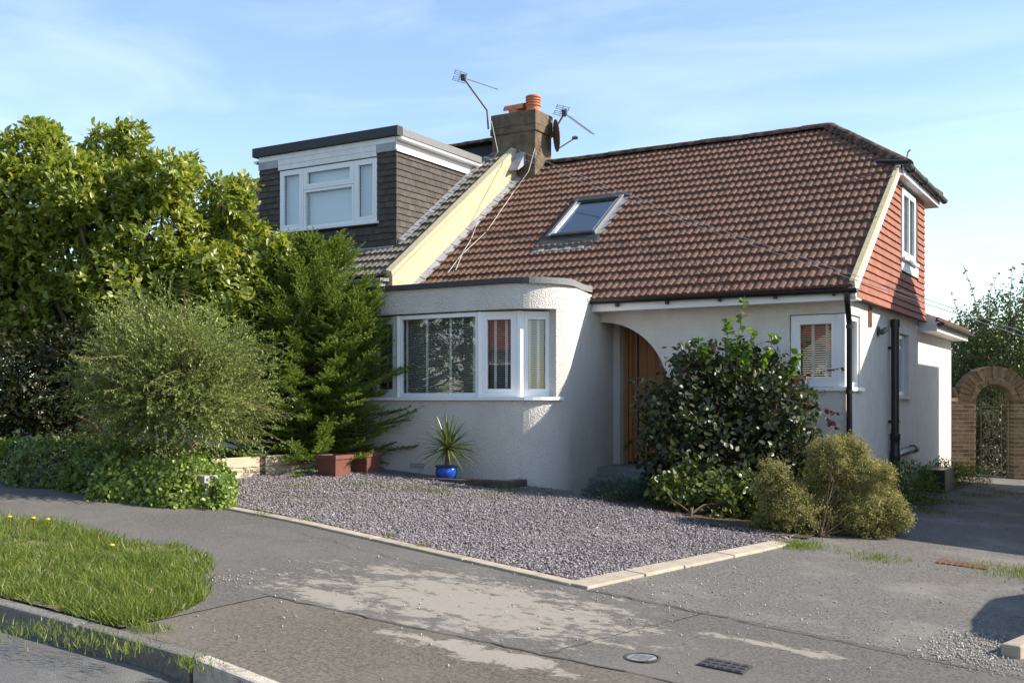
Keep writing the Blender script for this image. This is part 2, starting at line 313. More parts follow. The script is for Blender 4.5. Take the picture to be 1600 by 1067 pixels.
seam([(-5.1,5.2),(-3.9,5.18),(-2.6,5.2),(-.5,5.2)], .016); seam([(-3.5,6.93),(-2.6,6.85),(-1.6,6.72),(-.2,6.6)], .014); seam([(-2.9,5.22),(-2.75,6.1),(-2.6,6.85)], .008); seam([(-6.9,7.3),(-5.6,6.95),(-4.4,6.7)], .006)
# kerb stones along the road
kerb = MB(); kp = bpy.data.objects.new('kerb', None); link(kp); kp['kind'] = 'structure'; ORG['kerb'] = (0,0,0)
for i in range(24):
    x1 = -4.25-.92*i; x0 = x1-.905; a = .004*random.uniform(-1, 1)
    MB().hexa([(x0,3.86+a,G(x0,3)-.3),(x1,3.86+a,G(x1,3)-.3),(x1,3.985,G(x1,3)-.3),(x0,3.985,G(x0,3)-.3),(x0,3.875+a,G(x0,3)+.015),(x1,3.875+a,G(x1,3)+.015),(x1,3.985,G(x1,3)+.015),(x0,3.985,G(x0,3)+.015)]).build('kerb_stone', KERB, kp, bevel=.018)
x0, x1 = -4.235, -3.35
MB().hexa([(x0,3.86,-.05),(x1,3.86,-.1),(x1,3.985,-.1),(x0,3.985,-.05),(x0,3.875,G(x0,3)+.017),(x1,3.875,G(x1,3.9)+.015),(x1,3.985,G(x1,3.9)+.015),(x0,3.985,G(x0,3)+.017)]).build('kerb_stone', KERBP, kp, bevel=.02, label='pale painted drop kerb stone')
for i in range(9):
    x0 = -3.335+.92*i; x1 = x0+.905
    MB().hexa([(x0,3.86,G(x0,3.9)-.3),(x1,3.86,G(x1,3.9)-.3),(x1,3.985,G(x1,3.9)-.3),(x0,3.985,G(x0,3.9)-.3),(x0,3.875,G(x0,3.9)+.015),(x1,3.875,G(x1,3.9)+.015),(x1,3.985,G(x1,3.9)+.012),(x0,3.985,G(x0,3.9)+.012)]).build('kerb_stone', KERB, kp, bevel=.015)
# flush boards edging the forecourt
ep = bpy.data.objects.new('forecourt_edging', None); link(ep); ep['kind'] = 'structure'
def board(a, b, wd, m, h=.02):
    a, b = np.array(a), np.array(b); d = (b-a)/np.linalg.norm(b-a); n = np.array([-d[1], d[0]])*wd/2; c = []
    for z in (-.1, h):
        for q in (a-n, b-n, b+n, a+n): c.append((q[0], q[1], G(*q)+z))
    MB().hexa(c).build('edging_board', m, ep, bevel=.008)
ORG[ep.name] = (0,0,0)
xs = [-3.66, -4.75, -5.85, -6.95, -8.1]
for i in range(4): board((xs[i]-.005, yedge(xs[i]-.005)+.03), (xs[i+1]+.005, yedge(xs[i+1])+.03), .13, EDGE)
ys = [6.97, 7.75, 8.35, 9.2, 9.75, 10.35]
for i in range(5): board((xplank(ys[i])+.02, ys[i]+.006), (xplank(ys[i+1])+.02+random.uniform(-.01,.01), ys[i+1]-.006), .2, EDGEP, .022+.003*(i % 2))

# ------------------------------------------------------------ the bungalow
hb = thing('bungalow', 'cream roughcast bungalow with brown tiled roof and rounded bay window', 'house', (-6, 13.44, .3))
FY, SX = 13.44, -3.245                          # front wall plane, side wall plane
mb = MB()
def wallx(mb, x0, x1, y0, y1, z0, z1, holes):   # wall along X with rectangular holes (hx0,hx1,hz0,hz1)
    xs = sorted({x0, x1, *[h[0] for h in holes], *[h[1] for h in holes]})
    for a, b in zip(xs, xs[1:]):
        hs = sorted([h for h in holes if h[0] <= a+1e-6 and h[1] >= b-1e-6], key=lambda h: h[2]); z = z0
        for h in hs:
            if h[2] > z: mb.box(a, b, y0, y1, z, h[2])
            z = h[3]
        if z < z1: mb.box(a, b, y0, y1, z, z1)
def wally(mb, y0, y1, x0, x1, z0, z1, holes):
    ys = sorted({y0, y1, *[h[0] for h in holes], *[h[1] for h in holes]})
    for a, b in zip(ys, ys[1:]):
        hs = sorted([h for h in holes if h[0] <= a+1e-6 and h[1] >= b-1e-6], key=lambda h: h[2]); z = z0
        for h in hs:
            if h[2] > z: mb.box(x0, x1, a, b, z, h[2])
            z = h[3]
        if z < z1: mb.box(x0, x1, a, b, z, z1)
CW = (-3.95, SX, 1.73, 2.70)                    # corner window
wallx(mb, -5.6, SX, FY, FY+.25, 0, 3.02, [CW])
wally(mb, FY+.25, 21.45, SX-.25, SX, 0, 2.98, [(FY+.25, 14.2, 1.73, 2.70), (16.25, 17.42, 1.66, 2.63)])
arch = [(-6.66, 3.02), (-6.66, 2.71)]
for k in range(0, 19):
    t = R(90-5*k); arch.append((-6.62+1.02*math.cos(t), 1.75+.96*math.sin(t)))
arch += [(-5.6, 1.75), (-5.6, 3.02)]
arch = [p for i, p in enumerate(arch) if i == 0 or p != arch[i-1]]
mb.prism([(x, FY, z) for x, z in arch], (0, .25, 0))
mb.box(-9.95, -3.5, 21.2, 21.45, 0, 2.98)       # rear wall
mb.box(-5.6, -5.35, FY+.25, 14.16, .3, 2.98)    # porch right cheek
mb.build('wall', SMOOTHR, hb)
MB().box(-6.64, -5.36, FY+.02, 14.3, 2.76, 2.8).build('porch_ceiling', PAINT, hb)
MB().prism([(-9.95,13.42,.3),(-9.95,13.42,3.05),(-9.95,17.25,5.7),(-9.95,18.3,5.0),(-9.95,21.2,2.9),(-9.95,21.2,.3)], (.2,0,0)).build('party_wall', SMOOTHR, hb)
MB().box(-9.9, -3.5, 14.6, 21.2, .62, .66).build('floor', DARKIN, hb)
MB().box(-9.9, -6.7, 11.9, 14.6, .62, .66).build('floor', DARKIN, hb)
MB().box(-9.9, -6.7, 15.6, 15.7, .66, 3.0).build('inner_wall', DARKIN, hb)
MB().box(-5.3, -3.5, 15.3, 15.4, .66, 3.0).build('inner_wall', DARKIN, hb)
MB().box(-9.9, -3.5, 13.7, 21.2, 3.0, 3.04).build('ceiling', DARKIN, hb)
# bay: outline left -> right
def bay_pt(th, off=0, side=1):                  # th 0 = front, 90 = side; off = outward offset
    cx = -7.15 if side > 0 else -9.2; rr = .65+off
    return (cx+side*rr*math.sin(R(th)), 12.34-rr*math.cos(R(th)))
def bay_path(off, a=90, b=90, n=14, tail=True):
    p = [bay_pt(a-a*i/n, off, -1) for i in range(n+1)] + [bay_pt(b*i/n, off, 1) for i in range(n+1)]
    return p
def band(path_o, path_i, z0, z1):
    m = MB(); n = len(path_o)
    for i in range(n-1):
        (a, b), (c, d) = (path_o[i], path_o[i+1]), (path_i[i], path_i[i+1])
        m.hexa([(*a, z0), (*b, z0), (*d, z0), (*c, z0), (*a, z1), (*b, z1), (*d, z1), (*c, z1)])
    return m
ZS, ZT = 1.62, 2.79
bo, bi = bay_path(0), bay_path(-.25)
m = band(bo, bi, .2, ZS); m2 = band(bo, bi, ZT, 3.11); m.v, off0 = m.v, 0
def join(a, b):
    k = len(a.v); a.v += b.v; a.f += [tuple(i+k for i in f) for f in b.f]; return a
join(m, m2)
for s in (-1, 1):                               # piers beside the window
    po = [bay_pt(65+25*i/6, 0, s) for i in range(7)]; pi = [bay_pt(65+25*i/6, -.25, s) for i in range(7)]
    if s < 0: po, pi = po[::-1], pi[::-1]
    join(m, band(po, pi, ZS, ZT))
m.hexa([(-6.75,12.34,.2),(-6.5,12.34,.2),(-6.66,13.97,.2),(-6.91,13.97,.2),(-6.75,12.34,3.11),(-6.5,12.34,3.11),(-6.66,13.97,3.0),(-6.91,13.97,3.0)])
m.hexa([(-9.85,12.34,.2),(-9.6,12.34,.2),(-9.6,13.4,.2),(-9.85,13.4,.2),(-9.85,12.34,3.11),(-9.6,12.34,3.11),(-9.6,13.4,3.11),(-9.85,13.4,3.11)])
m.box(-6.9, -6.56, 13.97, 14.16, .3, 2.76)
bw = m.build('bay_wall', RENDER, hb)
md = bw.modifiers.new('weld', 'WELD'); md.merge_threshold = .0005
# flat roof of the bay with its felt kerb
fo = bay_path(.045)+[(-6.59, 12.9), (-6.61, 13.2)]; fo = [(-9.9, 13.2)]+fo
MB().prism([(x, y, 3.113) for x, y in [(-9.8,13.2)]+bay_path(-.085)+[(-6.75,12.9),(-6.76,13.2)]], (0, 0, .03)).build('flat_roof', FELT, hb)
ko, ki = fo, [(-9.8, 13.2)]+bay_path(-.08)+[(-6.72, 12.9), (-6.74, 13.2)]
n = len(ko); cut = 21
band(ko[:cut+1], ki[:cut+1], 3.112, 3.182).build('roof_kerb', FELT, hb)  # shadow on the left and front of the kerb painted as darker felt
for i in range(cut, n-1, 3): band(ko[i:min(i+4, n)], ki[i:min(i+4, n)], 3.106, 3.187+.003*(i % 2)).build('roof_kerb', FELTG, hb, label='roof kerb length with sunlight painted as paler felt')  # same kerb, sunlight on the curve put into a paler felt
# bay window facets
BV = [(-9.67,12.19), (-9.35,11.88), (-8.83,11.76), (-7.52,11.76), (-7.0,11.88), (-6.68,12.19)]
def facet(parent, a, b, z0, z1, fr=.055, dp=.06, sash=False, m=None, blind=None, tapes=(), name='window', open_top=False):
    a, b = np.array([*a, 0.]), np.array([*b, 0.]); d = (b-a); Ln = np.linalg.norm(d); d /= Ln; nrm = np.array([d[1], -d[0], 0]); up = np.array([0,0,1.])
    f = MB()
    def ob(u0, u1, w0, w1, dep=dp, out=0):
        c = a+d*(u0+u1)/2+up*(w0+w1)/2+nrm*out; f.obox(c, d, -nrm, up, (u1-u0)/2, dep/2, (w1-w0)/2)
    ob(0, fr, z0, z1); ob(Ln-fr, Ln, z0, z1); ob(fr, Ln-fr, z0, z0+fr); ob(fr, Ln-fr, z1-fr, z1)
    if sash:
        e = fr+.045
        for q in ((fr, e, z0+fr, z1-fr), (Ln-e, Ln-fr, z0+fr, z1-fr), (e, Ln-e, z0+fr, z0+e), (e, Ln-e, z1-e, z1-fr)): ob(*q, dep=.05, out=.012)
    o = f.build(name, m or WHITE, parent, bevel=.004)
    e = fr+(.045 if sash else 0); g = MB(); c = a+d*Ln/2+up*(z0+z1)/2
    qa, qb, qh = c-d*(Ln/2-e), c+d*(Ln/2-e), up*((z1-z0)/2-e); g.poly([qa-qh, qb-qh, qb+qh, qa+qh]); g.build('pane', GLASS, o)
    if blind:
        s = MB(); z = z0+e+.01
        while z < z1-e-.01:
            tl = R(24); ay = np.array(-nrm*math.cos(tl)+up*math.sin(tl)); az = np.cross(d, ay)
            s.obox(a+d*Ln/2+up*z-nrm*.085, d, ay, az, Ln/2-e-.004, .010, .0007); z += .0285
        sl = s.build('blind', BLIND, o)
        t = MB()
        for k in tapes:
            c = a+d*(e+k*(Ln-2*e))+up*(z0+z1)/2-nrm*.07; t.obox(c, d, -nrm, up, .019, .001, (z1-z0)/2-e)
        if tapes: t.build('blind_tape', BLIND, o)
    return o
bwn = thing('bay_window', None, None, (0,0,0)); bwn.parent = hb; bwn.location = (6, -13.44, -.3); ORG[bwn.name] = (0,0,0)
tp = {0: (.3,.7), 1: (.3,.7), 2: (.02,.30,.62,.93), 3: (.25,.72), 4: (.2,.7)}
for i in range(5): facet(bwn, BV[i], BV[i+1], ZS+.045, ZT-.02, .06 if i != 2 else .055, .07, i != 2, blind=True, tapes=tp[i])
for i in range(1, 5):
    f = MB(); f.tube([(*BV[i], ZS+.045), (*BV[i], ZT-.02)], .05, 8); f.build('mullion', WHITE, bwn)
so = [bay_pt(72-72*i/8, .05, -1) for i in range(9)]+[bay_pt(72*i/8, .05, 1) for i in range(9)]; si = [bay_pt(72-72*i/8, -.22, -1) for i in range(9)]+[bay_pt(72*i/8, -.22, 1) for i in range(9)]
band(so, si, ZS+.003, ZS+.045).build('window_sill', WHITE, bwn)
# air brick low on the bay
ab = MB(); ab.box(-8.60, -8.35, 11.683, 11.70, .70, .79); abo = ab.build('air_brick', RENDER, hb)
hole = MB()
for i in range(9):
    for j in range(3): hole.box(-8.585+.026*i, -8.570+.026*i, 11.680, 11.684, .715+.024*j, .727+.024*j)
hole.build('vent_hole', UNDER, abo)
# corner window
cwn = thing('corner_window', None, None, (0,0,0)); cwn.parent = hb; cwn.location = (6, -13.44, -.3); ORG[cwn.name] = (0,0,0)
facet(cwn, (-3.94, FY+.06), (SX-.07, FY+.06), 1.79, 2.69, .07, .07, True, blind=True, tapes=(.35,.8))
facet(cwn, (SX-.06, FY+.075), (SX-.06, 14.19), 1.79, 2.69, .06, .07, False)
MB().box(SX-.10, SX-.015, FY+.012, FY+.1, 1.79, 2.69).build('mullion', WHITE, cwn, bevel=.005)
MB().prism([(-4.0,FY-.05,1.735),(SX+.05,FY-.05,1.735),(SX+.05,14.24,1.735),(SX-.12,14.24,1.735),(SX-.12,FY+.12,1.735),(-4.0,FY+.12,1.735)], (0,0,.05)).build('window_sill', WHITE, cwn, bevel=.006)
# side window
swn = facet(hb, (SX-.1, 16.26), (SX-.1, 17.41), 1.70, 2.62, .06, .06, False)
MB().box(SX-.14, SX-.07, 16.80, 16.86, 1.76, 2.56).build('mullion', WHITE, swn)
MB().box(SX-.12, SX+.05, 16.2, 17.47, 1.645, 1.695).build('window_sill', SMOOTHR, swn)
MB().box(SX-.5, SX-.45, 16.3, 17.4, 1.7, 2.6).build('blind', BLINDB, swn)
# front door in the porch
dr = thing('front_door', None, None, (0,0,0)); dr.parent = hb; dr.location = (6, -13.44, -.3); ORG[dr.name] = (0,0,0)
MB().box(-6.555, -6.50, 14.12, 14.2, .71, 2.76).build('door_frame', WOOD, dr)
MB().box(-5.66, -5.61, 14.12, 14.2, .71, 2.76).build('door_frame', WOOD, dr)
MB().box(-6.50, -5.66, 14.12, 14.2, 2.68, 2.76).build('door_frame', WOOD, dr)
for i in range(2): MB().box(-6.495+.065*i, -6.437+.065*i, 14.14+.012*i, 14.19, .75, 2.68).build('side_board', WOOD, dr)
MB().box(-6.362, -6.347, 14.10, 14.15, .75, 2.66).build('steel_trim', ALU, dr)
for i in range(5):
    x0 = -6.335+.134*i; MB().box(x0, x0+.130, 14.13, 14.18, .75, 2.67).build('door_board', WOOD, dr, bevel=.004)
MB().lathe((0,0,0), [(.0,.0),(.045,.0),(.05,.012),(.03,.02),(0,.02)], 16).build('door_knob', ALU, dr).matrix_local = Matrix.Translation((-5.98, 14.125, 2.12)) @ Matrix.Rotation(R(90), 4, 'X')
MB().tube([(-5.80,14.12,1.62),(-5.80,14.07,1.62),(-5.80,14.07,1.98),(-5.80,14.12,1.98)], .012, 8).build('door_handle', BLACKP, dr)
MB().box(-6.64, -5.36, 13.3, 14.2, .3, .705).build('porch_floor', STEP, hb, bevel=.008)
for i in range(2): MB().box(-6.56+.02*i-.1*i, -5.7, 13.3-.30*(i+1), 13.3-.30*i-.003, .3, .705-.125*(i+1)).build('step', STEP, hb, bevel=.01)
# main roof
TP = .713; EY, EZ = 13.10, 3.0                  # pitch, eave
def RZ(y): return EZ+TP*(y-EY)
RY = 17.25; RIDZ = RZ(RY)
HA = np.array([-4.42, RY, RIDZ]); HB = np.array([-3.02, 15.86, RZ(15.86)]); HC = np.array([-3.02, 18.64, RZ(15.86)])
dn = .03
roof = MB(); roof.poly([(-9.95,EY,EZ-dn),(-3.1,EY,EZ-dn),(-3.1,15.80,RZ(15.80)-dn),(-4.42,RY,RIDZ-dn),(-9.95,RY,RIDZ-dn)])
roof.poly([(-9.95,RY,RIDZ-dn),(-4.42,RY,RIDZ-dn),(-4.42,18.64,HB[2]-dn),(-9.95,18.64,HB[2]-dn)])
roof.poly([tuple(HA-[0,0,dn]), tuple(HB-[0,0,dn]), tuple(HC-[0,0,dn])]); roof.poly([tuple(HA-[0,0,dn]), tuple(HC-[0,0,dn]), (-4.42,18.64,HB[2]-dn)])
roof.poly([(-9.95,18.4,2.9),(-3.3,18.4,2.9),(-3.3,18.4,HB[2]-.1),(-9.95,18.4,HB[2]-.1)])
roof.poly([(-9.95,EY,EZ-dn),(-9.95,18.4,EZ-dn),(-9.95,18.4,HB[2]),(-9.95,RY,RIDZ-dn)])
ro = roof.build('roof', UNDER, hb)
def tile_mesh(name, m, W=.214, Ls=.243, lap=.035, th=.032, lift=.036):
    prof = []
    for k in (0, 1):
        o = k*W/2
        prof += [(o, .002), (o+.028, .002), (o+.040, .016), (o+.066, .020), (o+.092, .016)]
    prof.append((W-.001, .002)); n = len(prof); b = MB()
    for y, dz in ((0, lift), (Ls+lap, 0), (0, lift-th)):
        for x, z in prof: b.v.append((x, y, z+dz if dz != lift-th else max(z*.2, 0)+dz))
    for i in range(n-1):
        b.f.append((i, i+1, n+i+1, n+i)); b.f.append((2*n+i, 2*n+i+1, i+1, i))
    b.f.append((n-1, 2*n-1, 3*n-1)); b.f.append((0, 2*n, n))
    return b, n
tb, _ = tile_mesh('tile', TILE)
TM = tb.mesh('tile', TILE); TMG = tb.mesh('grey_tile', TILEG)
sl = math.atan(TP); ux, uy, uz = np.array([1,0,0]), np.array([0,math.cos(sl),math.sin(sl)]), np.array([0,-math.sin(sl),math.cos(sl)])
SKY = (-8.14, -7.29, 14.68, 15.72)              # roof window x0,x1,y0,y1
def tile_mat(x, y, z): 
    j = rng.normal(0, .003, 3); r = random.gauss(0, .006)
    M4 = Matrix(((1,0,0,x+j[0]),(0,uy[1],uz[1],y+j[1]),(0,uy[2],uz[2],z+j[2]*.6),(0,0,0,1))); return M4 @ Matrix.Rotation(r, 4, 'Z')
cells = []
GA = .243
for c in range(22):
    s0 = c*GA; y = EY-.04+s0*math.cos(sl); z = RZ(y)
    for k in range(33):
        x = -9.93+.2075*k
        if x+.2 > -3.06: continue
        if y > RY-.12: continue
        xm = x+.107; ym = y+.1
        if ym > 15.7 and xm > HB[0]+(HA[0]-HB[0])*(ym-HB[1])/(HA[1]-HB[1])-.02: continue
        if SKY[0]-.14 < xm < SKY[1]+.14 and SKY[2]-.12 < ym < SKY[3]+.08: continue
        cells.append((x, y, z))
cells.sort(key=lambda c: (c[0]**2+c[1]**2))
for x, y, z in cells[:300]: place(TM, 'tile', ro, tile_mat(x, y, z))
V0 = np.array(tb.v); VV, FF = [], []
for x, y, z in cells[300:]:
    M4 = np.array(tile_mat(x, y, z)); b = len(VV)*len(V0); VV.append(V0@M4[:3,:3].T+M4[:3,3]); FF += [tuple(i+b for i in f) for f in tb.f]
me = bpy.data.meshes.new('tile_field'); oo = np.array(org(ro)); me.from_pydata((np.concatenate(VV)-oo).tolist(), [], FF); me.materials.append(TILE); me.update()
tf = bpy.data.objects.new('tile_field', me); link(tf, ro); tf['kind'] = 'stuff'
# ridge and hip tiles: half-round caps
def cap_mesh(L_=.44, r=.125):
    b = MB(); n = 10
    for y, rr in ((0, r), (L_, r*.97)):
        for k in range(n+1):
            t = math.pi*(.06+.88*k/n); b.v.append((y, rr*math.cos(t), rr*math.sin(t)*.92))
    for k in range(n): b.f.append((k, n+1+k, n+2+k, k+1))
    b.f.append(tuple(range(n+1))); b.f.append(tuple(range(2*n+1, n, -1))); return b.mesh('ridge_tile', RIDGE, smooth=False)
CAP = cap_mesh()
def caps(a, b, name='ridge_tile', par=ro, dz=-.025):
    a, b = np.array(a, float), np.array(b, float); d = b-a; n = max(1, round(np.linalg.norm(d)/.44)); st = np.linalg.norm(d)/n; d /= np.linalg.norm(d)
    r = np.cross((0,0,1), d); r /= np.linalg.norm(r); u = np.cross(d, r)
    for i in range(n):
        p = a+d*st*i+np.array([0,0,dz+random.uniform(-.006,.006)])
        place(CAP, name, par, Matrix(((d[0]*st/.44,r[0],u[0],p[0]),(d[1]*st/.44,r[1],u[1],p[1]),(d[2]*st/.44,r[2],u[2],p[2]),(0,0,0,1))))
caps((-9.6, RY, RIDZ), (-4.42, RY, RIDZ)); caps(HA, HB+np.array([.03,-.03,-.02]), 'hip_tile'); caps(HA, HC, 'hip_tile')
# verge mortar, barge board, fascia, gutter
MB().hexa([(-3.10,EY-.03,EZ-.02),(-3.05,EY-.03,EZ-.02),(-3.05,15.78,RZ(15.78)-.02),(-3.10,15.78,RZ(15.78)-.02),(-3.115,EY-.03,EZ+.06),(-3.055,EY-.03,EZ+.05),(-3.055,15.78,RZ(15.78)+.05),(-3.115,15.78,RZ(15.78)+.06)]).build('verge_mortar', MORTAR, ro)
MB().hexa([(-3.13,EY-.02,EZ-.14),(-3.045,EY-.02,EZ-.14),(-3.045,15.80,RZ(15.80)-.07),(-3.13,15.80,RZ(15.80)-.07),(-3.13,EY-.02,EZ-.022),(-3.045,EY-.02,EZ-.022),(-3.045,15.80,RZ(15.80)-.022),(-3.13,15.80,RZ(15.80)-.022)]).build('barge_board', WHITE, hb)
MB().box(-6.72, -3.05, EY+.02, EY+.045, 2.83, 2.975).build('fascia', WHITE, hb)
MB().box(-6.66, -3.06, EY+.046, FY-.002, 2.84, 2.86).build('soffit', WHITE, hb)
def gutter(path, r, m, par, name='gutter'):     # half-round channel
    path = [np.array(p, float) for p in path]; b = MB(); n = 8
    for p_i, p in enumerate(path):
        d = path[min(p_i+1, len(path)-1)]-path[max(p_i-1, 0)]; d /= np.linalg.norm(d); a = np.cross(d, (0,0,1)); a /= np.linalg.norm(a)
        for rr in (r, r-.006):
            for k in range(n+1): t = math.pi+math.pi*k/n; b.v.append(tuple(p+rr*(math.cos(t)*a+math.sin(t)*np.array([0,0,1.]))))
    q = 2*(n+1)
    for i in range(len(path)-1):
        for k in range(n):
            b.f.append((i*q+k, i*q+k+1, (i+1)*q+k+1, (i+1)*q+k)); b.f.append((i*q+n+1+k, (i+1)*q+n+1+k, (i+1)*q+n+2+k, i*q+n+2+k))
        b.f.append((i*q, (i+1)*q, (i+1)*q+n+1, i*q+n+1)); b.f.append((i*q+n, i*q+2*n+1, (i+1)*q+2*n+1, (i+1)*q+n))
    for e in (0, len(path)-1): b.f.append(tuple(e*q+k for k in range(n+1)))
    return b.build(name, m, par, smooth=True)
gt = gutter([(-6.62, EY-.045, 2.985), (-3.02, EY-.045, 2.955)], .058, BLACKP, hb)
for i in range(5): MB().box(-6.2+.72*i, -6.17+.72*i, EY-.05, EY+.02, 2.88, 2.93).build('gutter_bracket', BLACKP, gt)
MB().box(-6.75, -6.55, EY-.16, EY+.02, 2.95, 3.0).build('lead_outlet', LEAD, hb)
MB().tube([(-3.14,EY-.045,2.93),(-3.14,EY-.045,2.84),(-3.14,EY-.03,2.80),(-3.19,FY-.09,2.62),(-3.19,FY-.06,2.56),(-3.19,FY-.06,.2)], .036, 12).build('downpipe', BLACKP, hb, smooth=True)
for z in (2.5, 1.7, .9): MB().tube([(-3.19,FY-.06,z),(-3.19,FY-.06,z+.045)], .044, 12).build('pipe_clip', BLACKP, hb)
# hip eave over the gable: soffit, fascia, gutter
HZ = HB[2]
MB().box(-3.24, -3.035, 15.72, 18.75, HZ-.17, HZ-.15).build('soffit', PAINT, hb)
MB().box(-3.034, -3.012, 15.80, 18.76, HZ-.17, HZ-.05).build('fascia', WHITE, hb)
MB().box(-4.3, -3.035, 18.74, 18.76, HZ-.17, HZ-.05).build('fascia', WHITE, hb)
gg = gutter([(-2.955, 15.72, HZ-.03), (-2.955, 18.85, HZ-.045)], .058, GUTG, hb)
for y in (16.0, 17.0, 18.0): MB().tube([(-2.955,y,HZ-.05),(-2.955,y+.06,HZ-.05)], .062, 12).build('gutter_union', BLACKP, gg)
MB().tube([(-3.35,15.60,HZ+.02),(-2.95,15.74,HZ+.0)], .03, 8).build('lead_outlet', BLACKP, hb)
MB().tube([(-2.99,15.86,HZ+.05),(-2.97,15.86,HZ+.16),(-2.93,15.84,HZ+.19)], .011, 6).build('hip_iron', IRON, hb)
# tile-hung gable
gx = -3.165; gz0 = 2.90
MB().poly([(gx-.02,13.42,gz0),(gx-.02,18.2,gz0),(gx-.02,18.2,HZ-.16),(gx-.02,15.7,HZ-.16),(gx-.02,13.42,RZ(13.42)-.12)]).build('gable_backing', UNDER, hb)
MB().box(SX-.2, gx-.03, 18.18, 18.2, 2.9, HZ-.16).build('gable_return', HUNG, hb)
gw = (16.32, 17.62, 3.52, 4.76)
gn = 19; ga = (HZ-.16-gz0)/gn
gab = thing('hung_tiling', None, None, (0,0,0)); gab.parent = hb; gab.location = (6, -13.44, -.3); ORG[gab.name] = (0,0,0)
for c in range(gn):
    z0 = gz0+c*ga; mbc = MB(); mbd = MB(); yl = 13.40+max(0, (z0+ga*.6-(RZ(13.42)-.10))/TP)
    out = .03*max(0, 1-c/2.5)
    y = 13.40-(.0825 if c % 2 else 0)
    while y < 18.22:
        a, b = max(y, yl), min(y+.162, 18.225); y += .165
        if b-a < .02: continue
        if gw[2]-.02 < z0+ga/2 < gw[3] and b > gw[0] and a < gw[1]:
            if a < gw[0] < b: b = gw[0]
            elif a < gw[1] < b: a = gw[1]
            else: continue
            if b-a < .015: continue
        j = random.uniform(-.002, .002)
        (mbc if a < gw[0]+.01 or not gw[2]-.02 < z0+ga/2 < gw[3] else mbd).hexa([(gx-.012,a,z0-.012+j),(gx+.022+out,a,z0-.012+j),(gx+.022+out,b,z0-.012+j),(gx-.012,b,z0-.012+j),(gx-.012,a,z0+ga),(gx-.002+out*.5,a,z0+ga),(gx-.002+out*.5,b,z0+ga),(gx-.012,b,z0+ga)])
    for q in (mbc, mbd):
        if q.v: q.build('tile_course', HUNG, gab)
gwn = facet(hb, (gx-.005, gw[0]+.02), (gx-.005, 17.36), 3.72, 4.74, .05, .07, True)
MB().box(gx-.04, gx+.03, 16.83, 16.88, 3.77, 4.69).build('mullion', WHITE, gwn)
MB().box(gx-.03, gx+.075, gw[0]-.02, 17.42, 3.68, 3.715).build('window_sill', WHITE, gwn)
MB().box(gx-.03, gx+.02, gw[0]+.02, 17.62, 3.53, 3.678).build('apron_panel', PAINT, gwn)
MB().box(gx-.03, gx+.012, 17.365, 17.62, 3.72, 4.76).build('side_panel', SLEEPER, gwn)
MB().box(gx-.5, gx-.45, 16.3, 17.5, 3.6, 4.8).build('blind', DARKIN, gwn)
# pipes, vent, lamp on the side wall
MB().tube([(-3.155,15.92,.0),(-3.155,15.92,2.72)], .057, 16).build('soil_pipe', BLACKP, hb, smooth=True)
MB().lathe((-3.155,15.92,2.72), [(.057,-.06),(.066,-.06),(.070,0),(.070,.05),(.06,.06),(0,.06)], 16).build('pipe_cowl', BLACKP, hb, smooth=True)
MB().lathe((-3.155,15.92,.95), [(.057,-.45),(.068,-.45),(.068,-.18),(.074,-.16),(.074,-.05),(.068,-.04),(.068,.1),(.074,.12),(.074,.2),(.057,.21)], 16).build('pipe_socket', BLACKP, hb, smooth=True)
MB().tube([(-3.155,15.92,.83),(-3.15,16.2,.86),(-3.15,17.35,.88),(-3.16,17.45,.88),(-3.25,17.5,.88)], .055, 14).build('branch_pipe', BLACKP, hb, smooth=True)
MB().tube([(-3.15,17.2,.88),(-3.15,17.38,.88)], .066, 14).build('pipe_socket', BLACKP, hb, smooth=True)
for z in (2.35, 1.3): MB().box(-3.25, -3.09, 15.87, 15.97, z, z+.04).build('pipe_clip', BLACKP, hb)
vt = MB().box(-3.245, -3.228, 14.62, 14.79, 2.60, 2.88).build('wall_vent', TERRA, hb)
for i in range(9): MB().hexa([(-3.228,14.635,2.615+.029*i),(-3.216,14.635,2.612+.029*i),(-3.216,14.775,2.612+.029*i),(-3.228,14.775,2.615+.029*i),(-3.228,14.635,2.638+.029*i),(-3.224,14.635,2.638+.029*i),(-3.224,14.775,2.638+.029*i),(-3.228,14.775,2.638+.029*i)]).build('louvre', SLEEPER, vt)
wl = thing('wall_light', 'small grey spotlight on a round plate fixed to the side wall', 'light', (-3.24, 15.2, 2.57))
MB().tube([(-3.245,15.2,2.57),(-3.22,15.2,2.57)], .065, 16).build('wall_plate', GUTG, wl)
MB().tube([(-3.22,15.2,2.57),(-3.17,15.2,2.57)], .02, 8).build('bracket', GUTG, wl)
MB().tube([(-3.17,15.12,2.55),(-3.17,15.36,2.60)], .038, 12).build('lamp_head', GUTG, wl)
# rear wing roof
rw = MB(); rw.poly([(-3.0,18.22,2.90),(-3.0,21.65,2.90),(-5.2,21.65,3.75),(-5.2,18.22,3.75)])
rwo = rw.build('rear_roof', UNDER, hb)
slx = math.atan(.85/2.2); 
for c in range(6):
    for k in range(16):
        x = -2.97-c*.243*math.cos(slx); z = 2.91+c*.243*math.sin(slx); y = 18.25+.2075*k
        if y+.2 > 21.7: continue
        X = Vector((0,1,0)); Y = Vector((-math.cos(slx),0,math.sin(slx))); Z = X.cross(Y)
        place(TM, 'tile', rwo, Matrix(((X.x,Y.x,Z.x,x),(X.y,Y.y,Z.y,y),(X.z,Y.z,Z.z,z),(0,0,0,1))))
MB().box(-3.24, -3.0, 18.21, 21.62, 2.74, 2.76).build('soffit', PAINT, hb)
MB().box(-3.0, -2.98, 18.205, 21.66, 2.74, 2.88).build('fascia', PAINT, hb)
